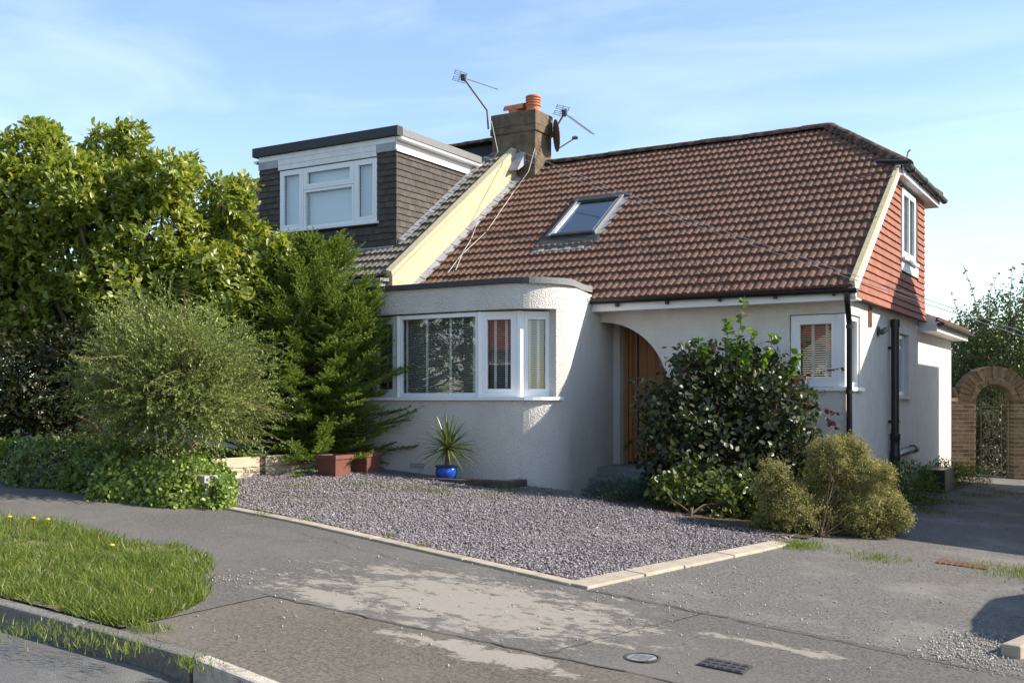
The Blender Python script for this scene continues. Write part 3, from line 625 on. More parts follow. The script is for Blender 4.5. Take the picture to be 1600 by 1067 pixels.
gutter([(-2.925, 18.3, 2.875), (-2.925, 21.7, 2.86)], .055, GUTG, hb)
MB().box(-3.24, -2.99, 18.2, 18.21, 2.74, 2.98).build('eave_end', PAINT, hb)
# roof window
rwn = thing('roof_window', None, None, (0,0,0)); rwn.parent = hb; rwn.location = (6, -13.44, -.3); ORG[rwn.name] = (0,0,0)
def rp_(x, y, h): p = np.array([x, y, RZ(y)])+uz*h; return p
def rbar(x0, x1, y0, y1, h0, h1, m, name, par=rwn):
    return MB().hexa([rp_(x0,y0,h0), rp_(x1,y0,h0), rp_(x1,y1,h0), rp_(x0,y1,h0), rp_(x0,y0,h1), rp_(x1,y0,h1), rp_(x1,y1,h1), rp_(x0,y1,h1)]).build(name, m, par, bevel=.004)
a, b, c, d = SKY
rbar(a-.1, a+.0, c-.02, d+.1, -.03, .035, GUTG, 'side_flashing'); rbar(b, b+.1, c-.02, d+.1, -.03, .035, LEAD, 'side_flashing')
rbar(a-.1, b+.1, c-.30, c, -.02, .045, GUTG, 'flashing_apron')
for i in range(9): rbar(a-.09+.115*i, a+.01+.115*i, c-.36, c-.29, -.01, .035+.008*(i % 2), LEAD, 'lead_dressing')
rbar(a-.1, b+.1, d, d+.12, -.02, .06, GUTG, 'head_flashing')
rbar(a, a+.055, c, d, 0, .085, ALU, 'frame_bar'); rbar(b-.055, b, c, d, 0, .085, ALU, 'frame_bar'); rbar(a+.055, b-.055, d-.07, d, 0, .09, GUTG, 'frame_bar'); rbar(a+.055, b-.055, c, c+.06, 0, .08, GUTG, 'frame_bar')
rbar(a+.055, a+.10, c+.06, d-.07, 0, .06, WHITE, 'sash_bar'); rbar(b-.10, b-.055, c+.06, d-.07, 0, .06, WHITE, 'sash_bar')
rbar(a+.1, b-.1, c+.06, d-.07, .045, .052, GLASSD, 'pane')
rbar(a+.06, b-.06, c+.03, d-.03, -.2, -.18, BLINDB, 'blind')
# chimney (front y 16.8, straddles the party wall)
ch = thing('chimney', None, None, (0,0,0)); ch.parent = hb; ch.location = (6, -13.44, -.3); ORG[ch.name] = (0,0,0)
cx0, cx1, cy0, cy1 = -10.47, -9.56, 16.78, 17.40
MB().box(cx0, cx1, cy0, cy1, 4.8, 6.72).build('stack', CHIM, ch, bevel=.012)
MB().box(cx0-.03, cx1+.03, cy0-.03, cy1+.03, 6.50, 6.62).build('stack_band', CHIM, ch, bevel=.012)
MB().box(cx0-.02, cx1+.02, cy0-.02, cy1+.02, 6.623, 6.88).build('stack_head', CHIM, ch, bevel=.015)
p1 = MB().lathe((-9.78,17.1,6.88), [(.15,0),(.15,.05),(.125,.07),(.125,.14),(.145,.15),(.145,.18),(.12,.185),(.12,.20),(.14,.205),(.14,.225),(.118,.23),(.118,.25),(.14,.255),(.14,.275),(.118,.28),(.118,.30),(.14,.305),(.14,.33),(.10,.35),(0,.35)], 20).build('chimney_pot', TERRA, ch, smooth=True, label='louvred terracotta chimney pot')
MB().lathe((-10.15,17.1,6.88), [(.13,0),(.13,.1),(.11,.12),(.11,.14),(0,.14)], 16).build('chimney_pot', TERRA, ch, smooth=True)
q = MB(); n_ = 9
for x in (-10.36, -9.94):
    for rr in (.11, .095):
        for k in range(n_+1): t = math.pi*k/n_; q.v.append((x, 17.1+rr*math.cos(t), 7.0+rr*math.sin(t)*1.1))
k_ = n_+1
for k in range(n_): q.f += [(k,k+1,2*k_+k+1,2*k_+k), (k_+k,3*k_+k,3*k_+k+1,k_+k+1), (k,k_+k,k_+k+1,k+1), (2*k_+k,2*k_+k+1,3*k_+k+1,3*k_+k)]
q.build('pot_hood', TERRA, ch, smooth=True, label='half-round terracotta hood laid over a flue')
MB().hexa([(cx0-.04,16.5,5.75),(-9.75,16.5,5.75),(-9.75,16.775,5.9),(cx0-.04,16.775,5.9),(cx0-.04,16.5,5.79),(-9.75,16.5,5.79),(-9.75,16.775,6.13),(cx0-.04,16.775,6.13)]).build('lead_saddle', LEAD, ch)

# ------------------------------------------------------------ attached neighbour with the box dormer (roof steps up)
nb = thing('semi_detached_house', 'attached grey-roofed house with slate-hung flat-roofed dormer', 'house', (-13.4, 13.44, .9))
NDZ = .56
def NZ(y): return EZ+NDZ+TP*(y-EY)
NR = RY; 
b = MB(); b.box(-17, -10.02, 13.44, 21.2, .2, 3.5); b.build('wall', RENDER, nb)
b = MB(); b.poly([(-17,EY,NZ(EY)-.03),(-10.02,EY,NZ(EY)-.03),(-10.02,NR,NZ(NR)-.03),(-17,NR,NZ(NR)-.03)]); b.poly([(-17,NR,NZ(NR)-.03),(-10.02,NR,NZ(NR)-.03),(-10.02,21.4,NZ(EY)-.03),(-17,21.4,NZ(EY)-.03)])
b.poly([(-17,EY,NZ(EY)-.03),(-17,NR,NZ(NR)-.03),(-17,21.4,NZ(EY)-.03)])
nro = b.build('roof', UNDER, nb)
DX0, DX1, DYF, DZ1 = -13.5, -10.52, 13.92, 6.02  # dormer box
for c in range(22):
    y = EY-.04+c*GA*math.cos(sl)
    if y > NR-.1: continue
    for k in range(-14, 33):
        x = -10.27-.2075*k
        if x > -10.05: continue
        if x < -14.4 or x+.2 > -10.03: continue
        if DX0+.02 < x+.1 < DX1 and y > DYF-.16: continue
        M4 = tile_mat(x, y, NZ(y)); place(TMG, 'tile', nro, M4)
caps((-14.5, NR, NZ(NR)), (-10.5, NR, NZ(NR)), 'ridge_tile', nro)
# rendered upstand between the two roofs, lead soakers along it
MB().hexa([(-10.05,EY-.02,2.7),(-9.955,EY-.02,2.7),(-9.955,16.8,RZ(16.8)-.2),(-10.05,16.8,RZ(16.8)-.2),(-10.05,EY-.02,NZ(EY)-.04),(-9.955,EY-.02,NZ(EY)-.04),(-9.955,16.8,NZ(16.8)-.04),(-10.05,16.8,NZ(16.8)-.04)]).build('upstand_wall', CREAM, nb)
MB().hexa([(-10.07,EY-.04,NZ(EY)-.035),(-9.945,EY-.04,NZ(EY)-.035),(-9.945,16.8,NZ(16.8)-.035),(-10.07,16.8,NZ(16.8)-.035),(-10.07,EY-.04,NZ(EY)+.06),(-9.96,EY-.04,NZ(EY)+.03),(-9.96,16.8,NZ(16.8)+.03),(-10.07,16.8,NZ(16.8)+.06)]).build('verge_mortar', MORTAR, nb)
for c in range(17):
    y0 = EY+.02+c*.22; y1 = y0+.235; o = .012*(c % 2)
    MB().hexa([(-9.955,y0,RZ(y0)+.02),(-9.83,y0,RZ(y0)+.045+o),(-9.83,y1,RZ(y1)+.035+o),(-9.955,y1,RZ(y1)+.02),(-9.953,y0,RZ(y0)+.10),(-9.945,y0,RZ(y0)+.10),(-9.945,y1,RZ(y1)+.09),(-9.953,y1,RZ(y1)+.09)]).build('lead_soaker', LEAD, ro)
MB().box(-10.95, -10.06, 12.9, 13.4, .8, 3.42).build('front_wall', GREYR, nb)  # front face lies in shade; that shade is put into the grey
MB().hexa([(-11.0,12.84,3.425),(-10.0,12.84,3.425),(-10.0,13.3,3.45),(-11.0,13.3,3.45),(-11.0,12.84,3.475),(-10.0,12.84,3.475),(-10.0,13.3,3.50),(-11.0,13.3,3.50)]).build('coping', FELTG, nb)
# dormer
dm = thing('dormer', None, None, (0,0,0)); dm.parent = nb; dm.location = (13.4, -13.44, -.9); ORG[dm.name] = (0,0,0)
DB = NZ(DYF)
WX0, WX1, WZ0, WZ1 = -13.03, -10.90, DB+.42, DB+1.46
MB().box(DX0, DX1, DYF+.18, 16.7, DB-.1, DZ1-.13).build('carcass', UNDER, dm)
MB().box(DX0, DX1, DYF+.018, DYF+.178, DB-.1, DB+.37).build('carcass', UNDER, dm); MB().box(DX0, WX0-.02, DYF+.018, DYF+.178, DB+.372, DZ1-.13).build('carcass', UNDER, dm); MB().box(WX1+.02, DX1, DYF+.018, DYF+.178, DB+.372, DZ1-.13).build('carcass', UNDER, dm)
tg, tw = .103, .168
def htile(b_, a, c, z0, h, front=True, x=None):
    if front: b_.hexa([(a,DYF-.026,z0),(c,DYF-.026,z0),(c,DYF+.015,z0),(a,DYF+.015,z0),(a,DYF-.004,z0+h),(c,DYF-.004,z0+h),(c,DYF+.015,z0+h),(a,DYF+.015,z0+h)])
    else: b_.hexa([(DX1-.015,a,z0),(DX1+.026,a,z0),(DX1+.026,c,z0),(DX1-.015,c,z0),(DX1-.015,a,z0+h),(DX1+.004,a,z0+h),(DX1+.004,c,z0+h),(DX1-.015,c,z0+h)])
HT = MB(); HT.hexa([(0,-.026,0),(tw-.004,-.026,0),(tw-.004,.015,0),(0,.015,0),(0,-.004,tg+.02),(tw-.004,-.004,tg+.02),(tw-.004,.015,tg+.02),(0,.015,tg+.02)])
HTM = HT.mesh('slate', SLATE)
nrow = int((DZ1-.32-DB)/tg)
for r_ in range(-1, nrow):
    z0 = DB+r_*tg; half = tw/2 if r_ % 2 else 0
    for lo, hi in ([(DX0-.01, WX0-.012), (WX1+.012, DX1+.024)] if z0+tg > WZ0-.05 else [(DX0-.01, DX1+.024)]):
        x = lo-half
        while x < hi-.015:
            a, b_ = max(x, lo), min(x+tw, hi); x += tw
            if b_-a > .02: place(HTM, 'slate', dm, Matrix.Translation((a, DYF+random.uniform(-.002,.002), z0+random.uniform(-.003,.003))) @ Matrix.Diagonal(((b_-a)/tw, 1, 1, 1)))
    y = DYF-.004-half
    while y < 16.4:
        a, b_ = max(y, DYF-.004), y+tw; y += tw
        if b_-a > .02 and z0+tg*.6 > NZ(a+.1): place(HTM, 'slate', dm, Matrix.Translation((DX1, a, z0+random.uniform(-.003,.003))) @ Matrix.Rotation(R(90), 4, 'Z') @ Matrix.Diagonal(((b_-a)/tw, 1, 1, 1)))
# dormer window: casement, fixed light with a top vent, casement
wz0, wz1 = WZ0, WZ1; yw = DYF+.02
for (a, b_, z0, z1, s_) in ((WX0, -12.49, wz0, wz1, True), (-12.49, -11.38, wz0, wz0+.66, False), (-12.49, -11.38, wz0+.66, wz1, True), (-11.38, WX1, wz0, wz1, True)):
    f_ = facet(dm, (a+.003, yw), (b_-.003, yw), z0+.003, z1-.003, .045, .07, s_)
    n_s = int((z1-z0-.1)/.055); bb = MB()
    for k in range(n_s):
        z = z0+.06+k*.055; bb.hexa([(a+.05,yw+.09,z),(b_-.05,yw+.09,z),(b_-.05,yw+.1,z),(a+.05,yw+.1,z),(a+.05,yw+.075,z+.05),(b_-.05,yw+.075,z+.05),(b_-.05,yw+.1,z+.05),(a+.05,yw+.1,z+.05)])
    bb.build('blind', BLINDB, f_)
MB().box(WX0-.06, WX1+.04, DYF-.07, DYF+.06, wz0-.045, wz0-.005).build('window_sill', WHITE, dm)
z = wz1+.01; top = DZ1-.13
hcl = (top-z)/3
for i in range(3): MB().box(DX0 if i == 2 else WX0-.02, DX1 if i == 2 else WX1+.0, DYF-.035-.004*i, DYF+.01, z+hcl*i+.003, z+hcl*(i+1)).build('cladding_board', PAINT, dm)
MB().box(DX0-.01, WX0-.03, DYF-.04, DYF+.0, z+hcl*2-.13, z+hcl*2).build('lead_flashing', LEAD, dm); MB().box(WX1+.01, DX1+.02, DYF-.04, DYF+.0, z+hcl*2-.13, z+hcl*2).build('lead_flashing', LEAD, dm)
MB().box(DX1-.0, DX1+.03, DYF-.03, 16.55, top-.22, top).build('fascia', PAINT, dm); MB().box(DX1+.03, DX1+.055, DYF-.03, 16.5, top-.235, top-.20).build('trim_board', WHITE, dm)
MB().box(DX0-.1, DX1+.1, DYF-.1, 16.9, DZ1-.125, DZ1-.11).build('roof_deck', FELT, dm)
MB().box(DX0-.1, DX1+.1, DYF-.1, DYF+.05, DZ1-.108, DZ1+.03).build('roof_kerb', FELT, dm); MB().box(DX1-.05, DX1+.1, DYF+.052, 16.9, DZ1-.108, DZ1+.01).build('roof_kerb', FELTG, dm)
gutter([(DX1+.11, DYF-.06, DZ1-.15), (DX1+.11, 16.35, DZ1-.16)], .05, WHITE, dm); gutter([(DX0-.12, DYF-.0, DZ1-.17), (DX0-.12, 16.3, DZ1-.16)], .05, WHITE, dm)
for c in range(13):
    y0 = DYF+.02+c*.2; MB().hexa([(DX1+.027,y0,NZ(y0)-.0),(DX1+.16,y0,NZ(y0)+.045),(DX1+.16,y0+.21,NZ(y0+.21)+.035),(DX1+.027,y0+.21,NZ(y0+.21)),(DX1+.027,y0,NZ(y0)+.08),(DX1+.036,y0,NZ(y0)+.08),(DX1+.036,y0+.21,NZ(y0+.21)+.07),(DX1+.027,y0+.21,NZ(y0+.21)+.07)]).build('lead_soaker', LEAD, dm)
MB().box(DX0+.1, DX1+.02, DYF-.13, DYF-.0, DB-.10, DB-.03).build('lead_apron', LEAD, dm)

# ------------------------------------------------------------ aerials, dish, cables
def aerial(name, label, base, elbow, head, bdir, gr):
    t = thing(name, label, 'aerial', base, gr)
    MB().tube([base, elbow, head], .017, 8).build('mast', RUST, t)
    h = np.array(head, float); d = np.array(bdir, float); d /= np.linalg.norm(d); s = np.cross(d, (0,0,1)); s /= np.linalg.norm(s); u = np.cross(s, d)
    MB().tube([h-d*.12, h+d*.95], .008, 6).build('boom', ALU, t)
    for i in range(13):
        c = h+d*(.14+.063*i); MB().tube([c-s*.07, c+s*.07], .006, 5).build('director', ALU, t)
    g_ = MB()
    for k in (-1, 1):
        o = h-d*.1
        for j in range(3): g_.tube([o-s*.15+u*k*(.02+.035*j), o+s*.15+u*k*(.02+.035*j)], .005, 5)
        for j in (-.15, 0, .15): g_.tube([o+s*j+u*k*.015, o+s*j+u*k*.1], .005, 5)
    g_.build('reflector', GUTG, t); MB().box(h[0]-.04,h[0]+.04,h[1]-.03,h[1]+.03,h[2]-.05,h[2]+.06).build('clamp', BLACKP, t); return t
p_a = lambda u, v, t=19.7: tuple(P(u, v, t))
aerial('tv_aerial', 'rusty cranked mast aerial leaning left above the chimney', p_a(763,202), p_a(761,173), p_a(724,122), tuple(P(760,131,19.3)-P(724,119,19.7)), 'aerials strapped to the chimney')
aerial('tv_aerial', 'short rusty aerial leaning right off the chimney back', p_a(855,228), p_a(862,212), p_a(882,177), tuple(P(912,199,19.3)-P(882,177,19.7)), 'aerials strapped to the chimney')
MB().bar(p_a(855,222), tuple(P(856,220,19.8)), .03, .05).build('mast_bracket', RUST, bpy.data.objects['tv_aerial.001'])
dsh = thing('satellite_dish', 'small rusty satellite dish behind the chimney stack', 'dish', (-9.45, 17.30, 6.5))
b = MB(); n_ = 18
c0 = np.array([-9.43, 17.34, 6.50]); ax = np.array([.75,.66,.1]); ax /= np.linalg.norm(ax); s_ = np.cross(ax, (0,0,1)); s_ /= np.linalg.norm(s_); u_ = np.cross(s_, ax)
b.v.append(tuple(c0-ax*.05))
for k in range(n_): t = 2*math.pi*k/n_; b.v.append(tuple(c0+.26*(math.cos(t)*s_+1.15*math.sin(t)*u_)))
for k in range(n_): b.f.append((0, 1+k, 1+(k+1) % n_))
o = b.build('reflector', RUST, dsh); md = o.modifiers.new('thick', 'SOLIDIFY'); md.thickness = .008
MB().tube([tuple(c0-ax*.05), (-9.52,17.25,6.45)], .02, 6).build('bracket', RUST, dsh)
MB().tube([tuple(c0-u_*.25), tuple(c0+ax*.32-u_*.08), tuple(c0+ax*.36-u_*.02)], .012, 6).build('feed_arm', RUST, dsh)
MB().tube([tuple(c0+ax*.30-u_*.06), tuple(c0+ax*.40-u_*.06)], .03, 8).build('receiver', GUTG, dsh)
def cable(name, label, pts, r, m, gr=None, n=14, sag=0):
    path = []
    pts = [np.array(p, float) for p in pts]
    for a, b in zip(pts, pts[1:]):
        for i in range(n): path.append(a+(b-a)*i/n-np.array([0,0,4*sag*(i/n)*(1-i/n)]))
    path.append(pts[-1]); return tag(MB().tube(path, r, 5).build(name, m), label, 'cable', gr)
WHITEC = mat('white_cable', (.62,.60,.55), rough=.6); GREYC = mat('grey_cable', (.30,.29,.28), rough=.6)
for i, (dv, du) in enumerate(((0, 0), (-7, 8))):
    cable('overhead_wire', ['lower grey overhead wire running from chimney across the roof', 'upper grey overhead wire running from chimney across the roof'][i], [P(803+du,243+dv,19.1), P(1087,353+dv,15.2), P(1323,433+dv,12.55), P(1600,526+dv,10.7), (-.25, 14.2, 2.2+.08*i)], .004, GREYC)
def on_roof(u, v, h=.06):
    d = FW+(u-800)/FPX*RT; dz = (HV-v)/FPX; t = (EZ-TP*EY-EYE)/(dz-TP*d[1]); p = t*d; return (p[0], p[1], EYE+t*dz+h)
cable('aerial_cable', 'white aerial cable hanging from chimney across the pale upstand', [P(768,190,19.4), P(773,214,19.0), P(778,238,18.7), on_roof(757,312,.5), on_roof(748,347), on_roof(737,378), on_roof(722,403), on_roof(712,428)], .0045, WHITEC, n=5)
cable('aerial_cable', 'white cable running straight down tiles from chimney right side', [P(836,232,19.2), P(826,268,18.9), on_roof(802,310,.1), on_roof(760,368), on_roof(720,405), on_roof(700,432)], .0045, WHITEC, n=5)

# ------------------------------------------------------------ leaves
def frames(d, nrm):
    d = d/np.linalg.norm(d, axis=1, keepdims=True); s = np.cross(d, nrm); s /= np.linalg.norm(s, axis=1, keepdims=True)+1e-9; n = np.cross(s, d); return d, s, n
SH = {  # verts: (side, along, lift) , faces as quads (tri repeats last)
 'big': ([(0,0,0),(-.36,.30,.05),(-.5,.62,.06),(0,1,-.10),(.5,.62,.06),(.36,.30,.05),(0,.30,0),(0,.64,0)], [(0,6,1),(1,6,2),(6,7,2),(2,7,3),(0,5,6),(5,4,6),(6,4,7),(4,3,7)]),
 'round': ([(0,0,0),(-.42,.2,.05),(-.5,.55,.08),(-.22,.9,.02),(0,1,-.05),(.22,.9,.02),(.5,.55,.08),(.42,.2,.05),(0,.5,-.02)], [(8,0,1),(8,1,2),(8,2,3),(8,3,4),(8,4,5),(8,5,6),(8,6,7),(8,7,0)]),
 'small': ([(0,0,0),(-.5,.5,.08),(0,1,0),(.5,.5,.08)], [(0,2,1),(0,3,2)]),
 'blade': ([(-.5,0,0),(.5,0,0),(.35,.55,.06),(-.35,.55,.06),(0,1,-.1)], [(0,1,2),(0,2,3),(3,2,4)]) }
def leaf_arrays(pos, d, nrm, ln, wd, shape):
    pos, ln, wd = np.asarray(pos, float), np.asarray(ln, float), np.asarray(wd, float); d, s, n = frames(np.asarray(d, float), np.asarray(nrm, float))
    sv, sf = SH[shape]; V = np.stack([pos+s*(a*wd)[:,None]+d*(b*ln)[:,None]+n*(c*ln)[:,None] for a, b, c in sv], 1)
    k = len(sv); F = (np.array(sf)[None]+(np.arange(len(pos))*k)[:,None,None]).reshape(-1, 3); return V.reshape(-1, 3), F
def leaves(name, parent, pos, d, nrm, ln, wd, shape, m, single=0):
    pos, d, nrm, ln, wd = [np.asarray(a, float) for a in (pos, d, nrm, ln, wd)]
    if single:                                   # the leaves that show largest are pieces of their own
        px = ln/np.linalg.norm(pos-[0,0,EYE], axis=1); nearness = pos@FW; o = np.argsort(nearness-40*px); sg, rest = o[:single], o[single:]
        sv, sf = SH[shape]; ratio = float((wd/ln).mean())
        me = np_mesh(name, [(a*ratio, b, c) for a, b, c in sv], np.array(sf), m); D, S, N = frames(d, nrm)
        for i in sg: place(me, name, parent, Matrix([[*(np.array([S[i][k], D[i][k], N[i][k]])*ln[i]), pos[i][k]] for k in range(3)]+[[0,0,0,1]]))
        pos, d, nrm, ln, wd = pos[rest], d[rest], nrm[rest], ln[rest], wd[rest]
    V, F = leaf_arrays(pos, d, nrm, ln, wd, shape); return np_obj('foliage' if single else name, V, F, m, parent, 'stuff')
def unit(n):
    v = rng.normal(size=(n, 3)); return v/np.linalg.norm(v, axis=1, keepdims=True)
def lobe_tips(lobes, dens, keep=.15, lo=.78, hi=1.06, squash=1.0):
    out, outd = [], []
    for c, r in lobes:
        n = int(dens*r*r); u = unit(n); p = np.array(c)+u*r*rng.uniform(lo, hi, (n, 1))*[1,1,squash]
        ok = np.ones(n, bool)
        for c2, r2 in lobes:
            if c2 is c: continue
            q = np.linalg.norm((p-np.array(c2))/[1,1,squash], axis=1) < r2*.58; ok &= ~(q & (rng.random(n) > keep))
        out.append(p[ok]); outd.append(u[ok])
    return np.concatenate(out), np.concatenate(outd)
def whorls(tips, outs, k, ln, spread, wr, upb=.6, jit=.02):
    n = len(tips); ax = outs*.6+rng.normal(0, .35, (n, 3)); ax[:,2] += upb; ax /= np.linalg.norm(ax, axis=1, keepdims=True)
    P_, D_, N_ = [], [], []
    ref = np.cross(ax, np.array([.3,.5,.81])); ref /= np.linalg.norm(ref, axis=1, keepdims=True); r2 = np.cross(ax, ref)
    for i in range(k):
        t = 2*math.pi*i/k+rng.uniform(0, 6.28, n); el = rng.uniform(*spread, n)
        rad = ref*np.cos(t)[:,None]+r2*np.sin(t)[:,None]; dd = ax*np.cos(el)[:,None]+rad*np.sin(el)[:,None]
        P_.append(tips+rng.normal(0, jit, (n,3))); D_.append(dd); N_.append(ax*np.sin(el)[:,None]-rad*np.cos(el)[:,None]+rng.normal(0, .25, (n,3)))
    P_, D_, N_ = map(np.concatenate, (P_, D_, N_)); l = rng.uniform(*ln, len(P_)); return P_, D_, N_, l, l*rng.uniform(wr[0], wr[1], len(P_))
def limbs(parent, base, lobes, tips, m, r0, ntw=160, trunk_name='trunk', fork=.25):
    base = np.array(base, float); top = base+np.array([0,0,fork]); tr = MB().tube([base-[0,0,.15], top], [r0*1.15, r0], 9).build(trunk_name, m, parent, smooth=True)
    for c, r in lobes:
        c = np.array(c); mid = (top+c)/2+rng.normal(0, .08, 3)-[0,0,.05]; d_ = np.linalg.norm(c-top)
        MB().tube([top-[0,0,.05], top+(mid-top)*.5+rng.normal(0,.03,3), mid, c], [r0*.6, r0*.5, r0*.38, r0*.18], 6).build('branch', m, parent, smooth=True)
    tw = MB(); idx = rng.choice(len(tips), min(ntw, len(tips)), replace=False); cs = np.array([c for c, r in lobes])
    for i in idx:
        p = tips[i]; c = cs[np.argmin(np.linalg.norm(cs-p, axis=1))]; tw.tube([c, (c+p)/2+rng.normal(0,.03,3), p], [r0*.16, r0*.1, r0*.05], 4, False)
    if len(idx): tw.build('twigs', m, parent, kind='stuff')
def pxl(lst, t, dt=.5):
    return [(P(u, v, t+(random.uniform(-dt, dt) if len(q) < 2 else q[1])), r*t/FPX) for u, v, r, *q in [(a[0], a[1], a[2], a) for a in lst]]
MAG = leafmat('magnolia_leaf', (.125,.185,.025), (.28,.32,.055), (.44,.43,.10), .45, .08, .36)
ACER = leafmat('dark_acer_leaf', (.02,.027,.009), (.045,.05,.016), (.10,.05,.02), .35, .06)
SPR = leafmat('spruce_needle', (.085,.14,.018), (.18,.25,.035), (.28,.33,.06), .2, .05)
SILV = leafmat('shrub_leaf', (.12,.165,.05), (.24,.285,.085), (.39,.40,.14), .3, .05)
IVY = leafmat('ivy_leaf', (.055,.10,.016), (.14,.21,.04), (.34,.38,.16), .35, .06)
IVYV = leafmat('variegated_leaf', (.13,.21,.035), (.30,.38,.09), (.50,.52,.26), .35, .05)
PALE = leafmat('silver_leaf', (.20,.24,.19), (.34,.38,.30), (.45,.47,.38), .2, .05)
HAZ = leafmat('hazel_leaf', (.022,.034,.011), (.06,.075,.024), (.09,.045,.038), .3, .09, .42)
HAZL = leafmat('light_hazel_leaf', (.06,.095,.02), (.14,.17,.045), (.26,.24,.05), .3, .07)
HAZG = leafmat('fresh_hazel_leaf', (.07,.14,.018), (.13,.22,.035), None, .4, .06)
HAZP = leafmat('plum_leaf', (.05,.018,.022), (.09,.035,.035), None, .3, .06)
YEL = leafmat('umbel_flower', (.24,.225,.085), (.38,.345,.13), (.50,.44,.2), .25, .02)
YELG = leafmat('umbel_leaf', (.08,.11,.03), (.14,.17,.05), None, .3, .05)
BGL = leafmat('background_leaf', (.035,.06,.016), (.09,.13,.032), (.16,.19,.05), .35, .08)
GRS = leafmat('grass_blade', (.075,.125,.02), (.18,.225,.05), (.40,.34,.17), .35, .03)
JUN = leafmat('juniper_leaf', (.03,.065,.045), (.06,.11,.075), None, .15, .04)
WEED = leafmat('weed_leaf', (.05,.10,.018), (.13,.19,.035), None, .35, .04)
CORD = leafmat('cordyline_leaf', (.07,.11,.025), (.17,.20,.05), (.30,.26,.09), .25, .08)

# magnolia at the left
mg = thing('magnolia_tree', 'large broad-leaved evergreen magnolia rising above the garden hedge', 'tree', (-12.2, 9.9, G(-12.2, 9.9)))
ML = pxl([(55,245,48),(68,215,24),(165,240,38),(205,222,26),(150,320,72),(30,335,80),(262,285,40),(290,270,26),(350,318,36),(378,300,22),(235,370,72),(95,415,85),(330,392,56),(385,372,34),(15,470,80),(190,450,80),(300,445,55),(400,430,42),(430,400,30),(-70,300,90),(-70,440,100),(100,520,60),(440,455,36),(230,300,45),(110,300,50),(350,450,60),(420,480,40),(250,500,70),(-20,400,70),(180,530,50),(330,520,45),(60,490,55),(0,440,50),(130,470,50),(-40,500,60),(40,520,40)], 14.6, .6)
tp_, to_ = lobe_tips(ML, 1250, .2, .66, 1.12)
a_ = whorls(tp_, to_, 8, (.075,.145), (.45,1.4), (.34,.50), .6, .03)
leaves('leaf', mg, *a_, 'big', MAG, 300)
limbs(mg, mg.location, ML, tp_, BARK, .10, 260, fork=.6)
for i in rng.choice(len(tp_), 26, replace=False):
    p = tp_[i]+to_[i]*.06; MB().lathe(p, [(.0,0),(.016,.015),(.022,.04),(.014,.07),(0,.085)], 7).build('flower_bud', bpy.data.materials.get('bud') or mat('bud', (.50,.22,.26), rough=.6), mg, smooth=True)
# dark acer under it
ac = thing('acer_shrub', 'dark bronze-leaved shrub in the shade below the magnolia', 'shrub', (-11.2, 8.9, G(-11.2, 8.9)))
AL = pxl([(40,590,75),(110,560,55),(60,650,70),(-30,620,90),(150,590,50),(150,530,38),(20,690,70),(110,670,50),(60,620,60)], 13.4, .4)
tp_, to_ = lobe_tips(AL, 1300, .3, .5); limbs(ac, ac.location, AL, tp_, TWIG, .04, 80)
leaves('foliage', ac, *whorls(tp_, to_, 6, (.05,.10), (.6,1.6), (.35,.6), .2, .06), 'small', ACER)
# grey-green arching shrub
sv = thing('arching_shrub', 'rounded grey-green shrub with fine arching shoots above the ivy', 'shrub', (-9.3, 8.25, G(-9.3, 8.25)))
cb = P(285, 665, 11.7); cc = P(272, 598, 11.5)
PP, DD, NN, LL, WW, tw = [], [], [], [], [], MB()
for i in range(2900):
    u = unit(1)[0]
    if u[2] < -.86: continue
    rr = rng.uniform(.45, 1.0)+(.1 if rng.random() < .2 else 0)+(rng.uniform(.1,.34) if rng.random() < .06 else 0)
    lump = 1+.10*math.sin(5*u[0]+3*u[2])+.09*math.sin(7*u[1]-4*u[0]+1)+.07*math.sin(11*u[2]+5*u[0])
    e = cc+u*np.array([1.30,1.06,1.02])*rr*lump; s = cc+(e-cc)*.42+rng.normal(0, .16, 3)-np.array([0,0,.16]); md_ = (s+e)/2+np.array([0,0,.09])+rng.normal(0, .05, 3)
    L_ = np.linalg.norm(e-s); ts = np.linspace(.30, 1, int(34*L_/.9)+8)
    pts = ((1-ts)**2)[:,None]*s+(2*ts*(1-ts))[:,None]*md_+(ts**2)[:,None]*e; tg_ = np.gradient(pts, axis=0); tg_ /= np.linalg.norm(tg_, axis=1, keepdims=True)
    side = np.cross(tg_, unit(len(ts))); side /= np.linalg.norm(side, axis=1, keepdims=True)
    PP.append(pts); DD.append(tg_*.75+side*.75); NN.append(unit(len(ts))*.6+[0,0,.8]); l_ = rng.uniform(.026, .046, len(ts)); LL.append(l_); WW.append(l_*.42)
    if i % 4 == 0: tw.tube([s, md_, e], [.005, .0035, .0015], 3, False)
leaves('foliage', sv, *map(np.concatenate, (PP, DD, NN, LL, WW)), 'small', SILV)
tw.build('twigs', TWIG, sv, kind='stuff')
for k in range(7):
    e = cb+rng.normal(0, .22, 3)*[1,1,.3]; MB().tube([np.array(sv.location)+rng.normal(0,.06,3)*[1,1,0], (np.array(sv.location)+e)/2+rng.normal(0,.04,3), e], [.022,.018,.012], 6).build('stem', TWIG, sv)
